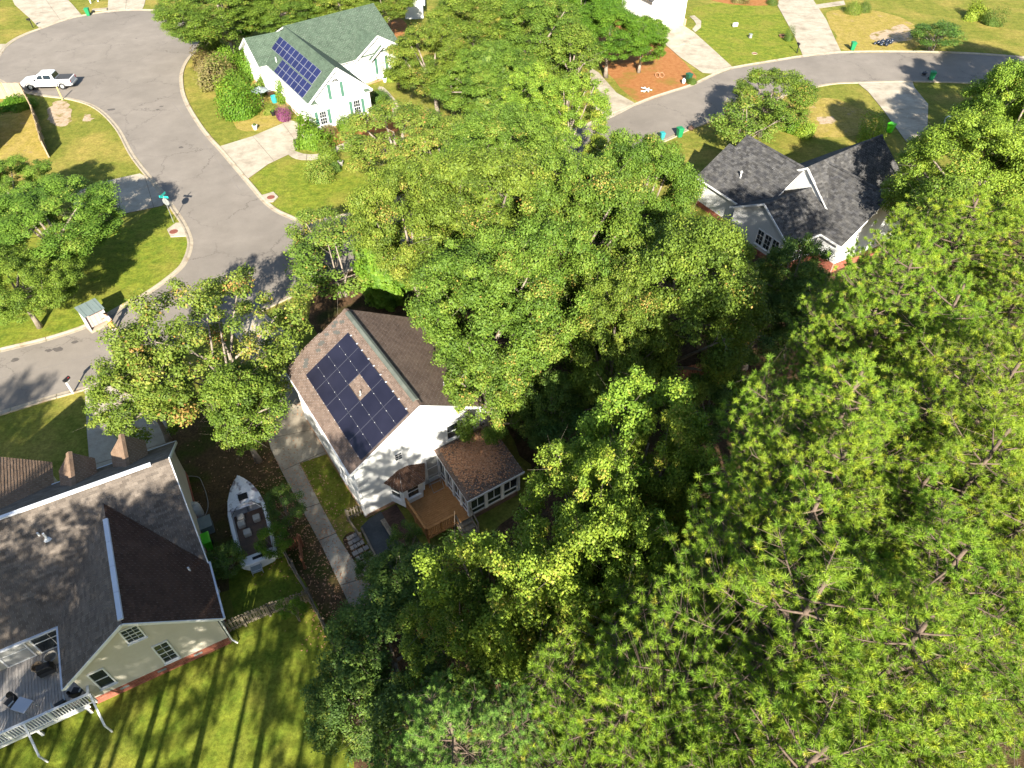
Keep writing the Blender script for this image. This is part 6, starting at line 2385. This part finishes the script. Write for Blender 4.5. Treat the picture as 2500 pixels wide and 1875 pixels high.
tree(1190, 960, 6.5, 95, MED[2], *M0, 'small oak beside the sunroom corner of the white house', 'leaf_oak')
tree(1345, 1010, 5.0, 85, MED[0], *M0, 'shaded tree just east of the sunroom roof', 'leaf_drk')
tree(1230, 400, 8.5, 150, BIG[0], *B0, 'oak crown on the street side of the tree mass', 'leaf_oak', rz=4.0)
# --- around the green house, upper middle
tree(960, 340, 5.0, 125, MED[1], *M0, 'orange tinged dogwood on the lawn of the green roofed house', 'leaf_aut')
tree(1080, 380, 5.5, 110, MED[2], *M0, 'thin crowned tree with dead twigs beside the dogwood', 'leaf_aut')
tree(1060, 150, 6.5, 115, BIG[3], *B0, 'green tree right of the entry gable of the green house', 'leaf_oak')
tree(1170, 60, 7.0, 130, BIG[1], *B0, 'green tree behind the white shed', 'leaf_oak')
tree(1200, 190, 6.5, 115, BIG[2], *B0, 'green tree with dead twigs in the middle of the upper grove', 'leaf_oak')
tree(1310, 80, 7.5, 120, BIG[0], *B0, 'yellow green tree at the top of the upper grove', 'leaf_oak')
tree(1390, 150, 6.0, 90, MED[0], *M0, 'green tree beside the orange straw bed', 'leaf_oak')
c = G(1205, 330)
plant('conifer_tree', CON, (c.x, c.y, 0), 1.7, 1.35, .9, 'dark blue green juniper in the middle of the upper grove', 'tree', leaf='leaf_drk')
tree(1300, 260, 8.0, 75, SPR[0], *Q0, 'tall thin yellow tree in front of the juniper', 'leaf_yel')
tree(1395, 270, 8.5, 80, SPR[1], *Q0, 'tall yellow green tree beside the short driveway', 'leaf_yel')
tree(1480, 400, 7.0, 75, SPR[2], *Q0, 'bright yellow green tree edging the oaks by the street', 'leaf_yel')
tree(1490, 70, 6.0, 95, BIG[2], *B0, 'bright green dense tree at the edge of the straw bed', 'leaf_brt')
tree(1570, 90, 4.5, 62, MED[1], *M0, 'bright green low tree in front of the white garage', 'leaf_brt')
tree(1420, 0, 7.0, 100, BIG[3], *B0, 'bright green tree at the top edge left of the white garage', 'leaf_brt')
tree(540, 30, 6.0, 135, BIG[0], *B0, 'dense green tree overhanging the far side of the cul-de-sac', 'leaf_oak')
tree(680, 10, 5.5, 100, BIG[2], *B0, 'green tree behind the roof ridge of the green house', 'leaf_oak')
tree(760, 20, 4.0, 60, MED[2], *M0, 'pale shrubby tree behind the middle of the green roof', 'leaf_yel')
tree(930, 10, 5.0, 85, BIG[1], *B0, 'green tree at the top edge behind the green roof gable', 'leaf_oak')
tree(830, -20, 6.0, 90, BIG[3], *B0, 'tree at the top edge between the green roof and the shed', 'leaf_oak')
# --- right upper
tree(1880, 235, 4.6, 95, MED[1], *M0, 'street tree with dark shadow between the two right-hand driveways', 'leaf_oak')
tree(1820, 300, 3.6, 75, SML[0], *S0, 'bushy small tree with orange tips above the dark roof', 'leaf_aut')
tree(2375, 415, 9.0, 165, BIG[2], *B0, 'sweetgum with star shaped yellow green sprays over the shaded driveway', 'leaf_yel', rz=.5)
tree(2470, 300, 10, 130, BIG[0], *B0, 'yellow green tree at the right edge below the street', 'leaf_yel')
tree(2265, 560, 7.0, 105, MED[0], *M0, 'yellow green tree beside the rear slope of the dark roof', 'leaf_oak')
tree(2290, 80, 2.4, 60, SML[1], *S0, 'shaded dark shrub tree on the sandy lawn across the street', 'leaf_drk')
for x_, y_, s_, k, lab in ((58, 70, 1.1, 0, 'oak standing beyond the right edge, shading the street'), (66, 76, 1.2, 2, 'oak farther along the street beyond the right edge'), (52, 64, 1.0, 3, 'oak beyond the right edge near the shaded driveway')):
    plant('tree', BIG[k], (x_, y_, 0), s_, s_, k, lab, 'tree', None, 'leaf_oak')
# --- yellow maples south of the white house
tree(1560, 1120, 10.5, 150, SPR[0], *Q0, 'yellow maple with bare inner branches right of the sunroom', 'leaf_yel', rz=1.0)
tree(1440, 1210, 9.5, 135, SPR[1], *Q0, 'yellow green maple in front of the sunroom windows', 'leaf_yel', rz=.2)
tree(1640, 1190, 10.5, 120, SPR[2], *Q0, 'yellow maple at the edge of the pine wood', 'leaf_yel', rz=3.2)
tree(1225, 1450, 9.0, 165, SPR[2], *Q0, 'spreading yellow maple below the deck steps', 'leaf_yel', rz=4.1)
tree(1390, 1440, 10.0, 165, SPR[0], *Q0, 'yellow maple with a white forked limb in the lower middle', 'leaf_yel', rz=5.0)
tree(1520, 1400, 11.0, 125, SPR[1], *Q0, 'tall yellow maple standing against the pines', 'leaf_yel', rz=2.0)
tree(1475, 1300, 11.0, 120, SPR[2], *Q0, 'yellow green maple between the sunroom and the pines', 'leaf_yel', rz=2.7)
tree(1320, 1540, 9.5, 130, SPR[0], *Q0, 'yellow green maple low in the middle above the bottom edge', 'leaf_yel', rz=.4)
tree(1110, 1530, 7.5, 120, SPR[1], *Q0, 'lower yellow green maple above the blue green pine', 'leaf_oak', rz=.9)
tree(1300, 1620, 7.0, 150, SPR[2], *Q0, 'shaded maple crown at the lower middle edge of the wood', 'leaf_oak', rz=1.9)
# --- understorey in the shade
for px, py, zc, r, k, lab in ((1000, 1440, 3.2, 120, 0, 'dark green understorey tree behind the deck steps'), (960, 1600, 3.6, 150, 1, 'dark green understorey tree below the paver walk'),
                              (1080, 1800, 4.5, 170, 2, 'dark understorey tree under the blue green pine'), (1400, 1000, 4.0, 120, 1, 'dark green understorey tree between oak and yellow maple'),
                              (1540, 950, 3.2, 100, 2, 'dark understorey tree under the brown fence'), (1720, 1000, 3.4, 95, 0, 'green understorey tree in front of the brown fence'),
                              (1700, 1400, 5.0, 140, 1, 'dark understorey tree at the edge of the pines'), (1600, 1620, 5.0, 170, 2, 'dark understorey tree beneath the lower pines'),
                              (1330, 1820, 5.0, 170, 0, 'dark understorey tree at the bottom edge of the wood'), (870, 1720, 3.0, 120, 2, 'shaded shrub tree at the edge of the striped lawn'),
                              (1850, 800, 4.0, 110, 1, 'green understorey tree below the brick foundation'), (1950, 760, 4.5, 100, 0, 'green understorey tree between the dark house and the pines'),
                              (1640, 1300, 4.5, 110, 0, 'dark understorey tree behind the yellow maples')):
    tree(px, py, zc, r, MED[k], *M0, lab, 'leaf_drk')
tree(690, 1235, 2.2, 45, SML[0], *S0, 'small green tree growing against the boat', 'leaf_drk')
tree(665, 1320, 1.8, 40, SML[1], *S0, 'bright leafed sapling beside the boat stern', 'leaf_brt')
tree(555, 1370, 1.4, 45, SML[1], *S0, 'leafy shrub by the cream house corner', 'leaf_drk', sz=.6)
tree(985, 1360, 1.6, 40, SML[0], *S0, 'narrow green sapling at the edge of the brick terrace', 'leaf_drk', sz=.9)
tree(905, 1390, 1.2, 35, SML[1], *S0, 'low green sapling leaning over the paver walk', 'leaf_drk', sz=.5)
tree(720, 1490, 1.2, 28, SML[0], *S0, 'sapling with pale leaves beside the long fence', 'leaf_brt', sz=.5)

# --- the pine wood
pines = [(1120, 1790, 15.5, 'pineb', 'blue green pine top at the bottom edge left of the wood'),
         (2080, 985, 17.2, 'pine', None), (2130, 880, 17.2, 'pine', None), (2330, 800, 17.2, 'pine', None), (2480, 720, 17.2, 'pine', None), (2030, 1200, 17.2, 'pine', None), (2070, 1080, 17.2, 'pine', None),
         (2250, 1010, 17.2, 'pine', None), (2440, 940, 17.2, 'pine', None), (1910, 1410, 15.0, 'pine', None), (2000, 1290, 17.2, 'pine', None), (2190, 1220, 17.2, 'pine', None), (2390, 1160, 17.2, 'pine', None), (2560, 1080, 17.2, 'pine', None),
         (1690, 1600, 13.0, 'pine', None), (1935, 1530, 17.2, 'pine', None), (2090, 1450, 17.2, 'pine', None), (2300, 1390, 17.2, 'pine', None), (2500, 1330, 17.2, 'pine', None),
         (1560, 1790, 13.0, 'pine', None), (1780, 1740, 17.2, 'pine', None), (1990, 1690, 17.2, 'pine', None), (2210, 1640, 17.2, 'pine', None), (2420, 1560, 17.2, 'pine', None), (1900, 1880, 17.2, 'pine', None), (2130, 1850, 17.2, 'pine', None),
         (1640, 1930, 13.0, 'pine', None), (1400, 1900, 13.0, 'pine', None), (2380, 560, 17.2, 'pine', None), (2230, 680, 17.2, 'pine', None), (2170, 700, 17.2, 'pine', None), (2520, 560, 17.2, 'pine', None), (2140, 800, 17.2, 'pine', None)]
place = ('in the upper part of the pine wood', 'in the heart of the pine wood', 'in the lower part of the pine wood')
for i, (px, py, zc, lf, lab) in enumerate(pines):
    zc += (0, 1.6, -1.8, .6, -1.0, 1.2, -2.4)[i % 7] if i else 0
    c = G(px, py, zc)
    k = i % 3
    if i == 1:
        lab = 'green pine crown standing alone at the left margin of the wood'
    g_ = None
    if lab is None:
        lab = 'tall green pine ' + (place[0] if py < 1000 else place[1] if py < 1500 else place[2])
        g_ = 'pines ' + (place[0] if py < 1000 else place[1] if py < 1500 else place[2])
    s = random.uniform(.92, 1.15) if i else .75
    plant('pine_tree', PIN[k], (c.x, c.y, 0), s, (zc + 2.2) / 20.0, random.uniform(0, 6.28), lab, 'pine tree', g_, leaf=lf)

# pines behind the drone: their long trunk shadows stripe the lower lawn and roofs
for i, (x_, y_, h) in enumerate(((-27, -5, 1.0), (-23, -9, 1.05), (-19, -4, .98), (-16, -10, 1.05), (-12.5, -6, 1.0), (-31, -3, 1.0), (-9, -12, 1.05), (-11.5, -1, 1.0), (-8.2, -.2, 1.02), (-5.0, .6, .97), (-1.8, -1.5, .97), (-25, .5, .95), (-14.5, .5, .95), (-20.5, 1.0, .9), (-21, -15, 1.1), (-28, -14, 1.1), (-34, -8, 1.28), (-26.5, -18, 1.0), (-33.5, 1.0, 1.0), (-18, -12, 1.25), (-17.2, .8, .9))):
    plant('pine_tree', PIN[i % 3], (x_, y_, 0), random.uniform(.85, 1.0), h, random.uniform(0, 6.28), 'tall pine south of the striped lawn casting a long shadow', 'pine tree', 'pines south of the lawn', leaf='pine')


# --- shrubs
def shrub(px, py, r, label, leaf, proto=None, sz=None, name='shrub'):
    pr = proto or BUSH[int(px) % 3]
    plant(name, pr, G(px, py), r, r if sz is None else sz, random.uniform(0, 6.28), label, 'shrub', None, leaf, ('stem', 'foliage'))


shrub(757, 352, 1.9, 'big round bright green bush at the green house driveway', 'leaf_brt', BUSH[0], 2.1)
shrub(797, 395, 1.05, 'pale green shrub at the bend of the front path', 'leaf_oak', BUSH[1], 1.5)
shrub(803, 328, .95, 'clipped brownish ball bush at the foundation', 'leaf_mix', BUSHF)
shrub(845, 322, .95, 'green rounded shrub in front of the tan brick base', 'leaf_brt', BUSH[2])
shrub(898, 300, .8, 'clipped brown ball bush at the right foundation corner', 'leaf_mix', BUSHF)
shrub(928, 250, 1.35, 'large clipped grey green ball bush by the front walk', 'leaf_drk', BUSHF)
shrub(930, 275, 1.2, 'light green spreading shrub below the ball bush', 'leaf_oak', BUSH[0])
shrub(992, 170, 1.5, 'grey green bush right of the entry gable', 'leaf_drk', BUSH[1])
shrub(935, 185, 1.0, 'leafy shrub in front of the shuttered entry window', 'leaf_brt', BUSH[2], 1.3)
shrub(955, 195, .9, 'yellow green shrub in the flower bed by the entry', 'leaf_yel', BUSH[0])
shrub(982, 212, .8, 'red and white flowers by the front walk', 'leaf_flw', BUSH[1])
shrub(905, 195, .9, 'green shrub between the wing and the entry porch', 'leaf_oak', BUSH[1])
shrub(595, 285, 1.75, 'dark green bush at the lawn edge beside the green house', 'leaf_brt', BUSH[2], 1.9)
shrub(560, 245, 1.7, 'yellow green bush in the side planting bed', 'leaf_yel', BUSH[0], 1.8)
shrub(585, 215, 1.5, 'green bush in the middle of the side planting bed', 'leaf_oak', BUSH[1], 1.6)
shrub(530, 205, 1.9, 'brown twiggy bush in the side planting bed', 'leaf_mix', BUSH[2], 1.7)
shrub(505, 165, 1.9, 'large brownish bush near the cul-de-sac kerb', 'leaf_mix', BUSH[0], 1.7)
shrub(555, 165, 1.7, 'green vine-like bush against the left gable wall', 'leaf_brt', BUSH[1], 2.0)
shrub(610, 190, 1.3, 'bright green climbing shrub by the side wall windows', 'leaf_brt', BUSH[2], 2.0)
shrub(512, 120, 1.7, 'dark green shrub below the overhanging tree', 'leaf_oak', BUSH[1])
shrub(640, 225, 1.2, 'tall green shrub between the umbrella and the wall', 'leaf_oak', BUSH[0], 1.6)
shrub(660, 275, .8, 'mixed flowering plants beside the garage', 'leaf_aut', BUSH[1])
shrub(690, 292, .75, 'purple leafed shrub at the garage door', 'leaf_pur', BUSH[2])
shrub(725, 262, 1.1, 'vine bush under the panel roof eave', 'leaf_brt', BUSH[0], 1.5)
shrub(750, 292, .95, 'vine bush hanging by the front corner of the wing', 'leaf_brt', BUSH[1], 1.5)
shrub(700, 245, 1.0, 'climbing shrub on the garage side wall', 'leaf_brt', BUSH[2], 1.7)
shrub(785, 440, 1.0, 'small orange tinged shrub in the front lawn island', 'leaf_aut', BUSH[2], 1.2)
shrub(820, 415, .75, 'small blue green shrub in the front lawn island', 'leaf_drk', BUSH[0])
shrub(600, 25 + 55, 1.2, 'green vegetable patch plants behind the green house', 'leaf_brt', BUSH[1])
shrub(25, 262, 1.5, 'green hedge bush at the left end of the wooden fence', 'leaf_brt', BUSH[0], 1.0)
shrub(58, 262, 1.3, 'green hedge bush beside the fence corner', 'leaf_brt', BUSH[1], 1.0)
shrub(2080, 32, 1.3, 'rounded golden bush by the brick house walk', 'leaf_aut', BUSHF, 1.5)
shrub(2108, 28, 1.0, 'dark green bush beside the golden one', 'leaf_drk', BUSHF, 1.3)
shrub(1885, 10, .9, 'small dark round bush at the top driveway edge', 'leaf_drk', BUSHF)
shrub(1800, 5, 1.1, 'reddish low bush at the top edge of the bright lawn', 'leaf_mix', BUSH[0])
shrub(2375, 45, 1.6, 'yellow green bush beside the sandy lawn', 'leaf_yel', BUSH[1])
shrub(2420, 62, 1.1, 'dark green bush below the yellow green one', 'leaf_drk', BUSH[2])
shrub(1930, 318, 1.3, 'leafy ground shrub between the street tree and the dark roof', 'leaf_brt', BUSH[0])
shrub(1965, 330, 1.2, 'yellow green shrub against the dark roofed house', 'leaf_yel', BUSH[1])
shrub(1890, 290, 1.1, 'grey green shrub under the street tree', 'leaf_drk', BUSH[2])
shrub(2130, 345, 1.4, 'yellow green shrub at the rear eave of the dark house', 'leaf_yel', BUSH[2])
shrub(1860, 700, 1.3, 'dark shrub at the brick foundation of the dark roofed house', 'leaf_drk', BUSH[1])
shrub(1780, 960, 1.2, 'green shrub on the dirt path edge below the fence', 'leaf_brt', BUSH[2])
shrub(1960, 730, 1.0, 'bright small shrub on the shaded slope', 'leaf_brt', BUSH[0])
shrub(1690, 205, .6, 'dark weed clump at the kerb beside the dark green bin', 'leaf_drk', BUSH[1])
shrub(1925, 100, .5, 'small dark shrub beside the clay planter', 'leaf_drk', BUSH[2], .9)
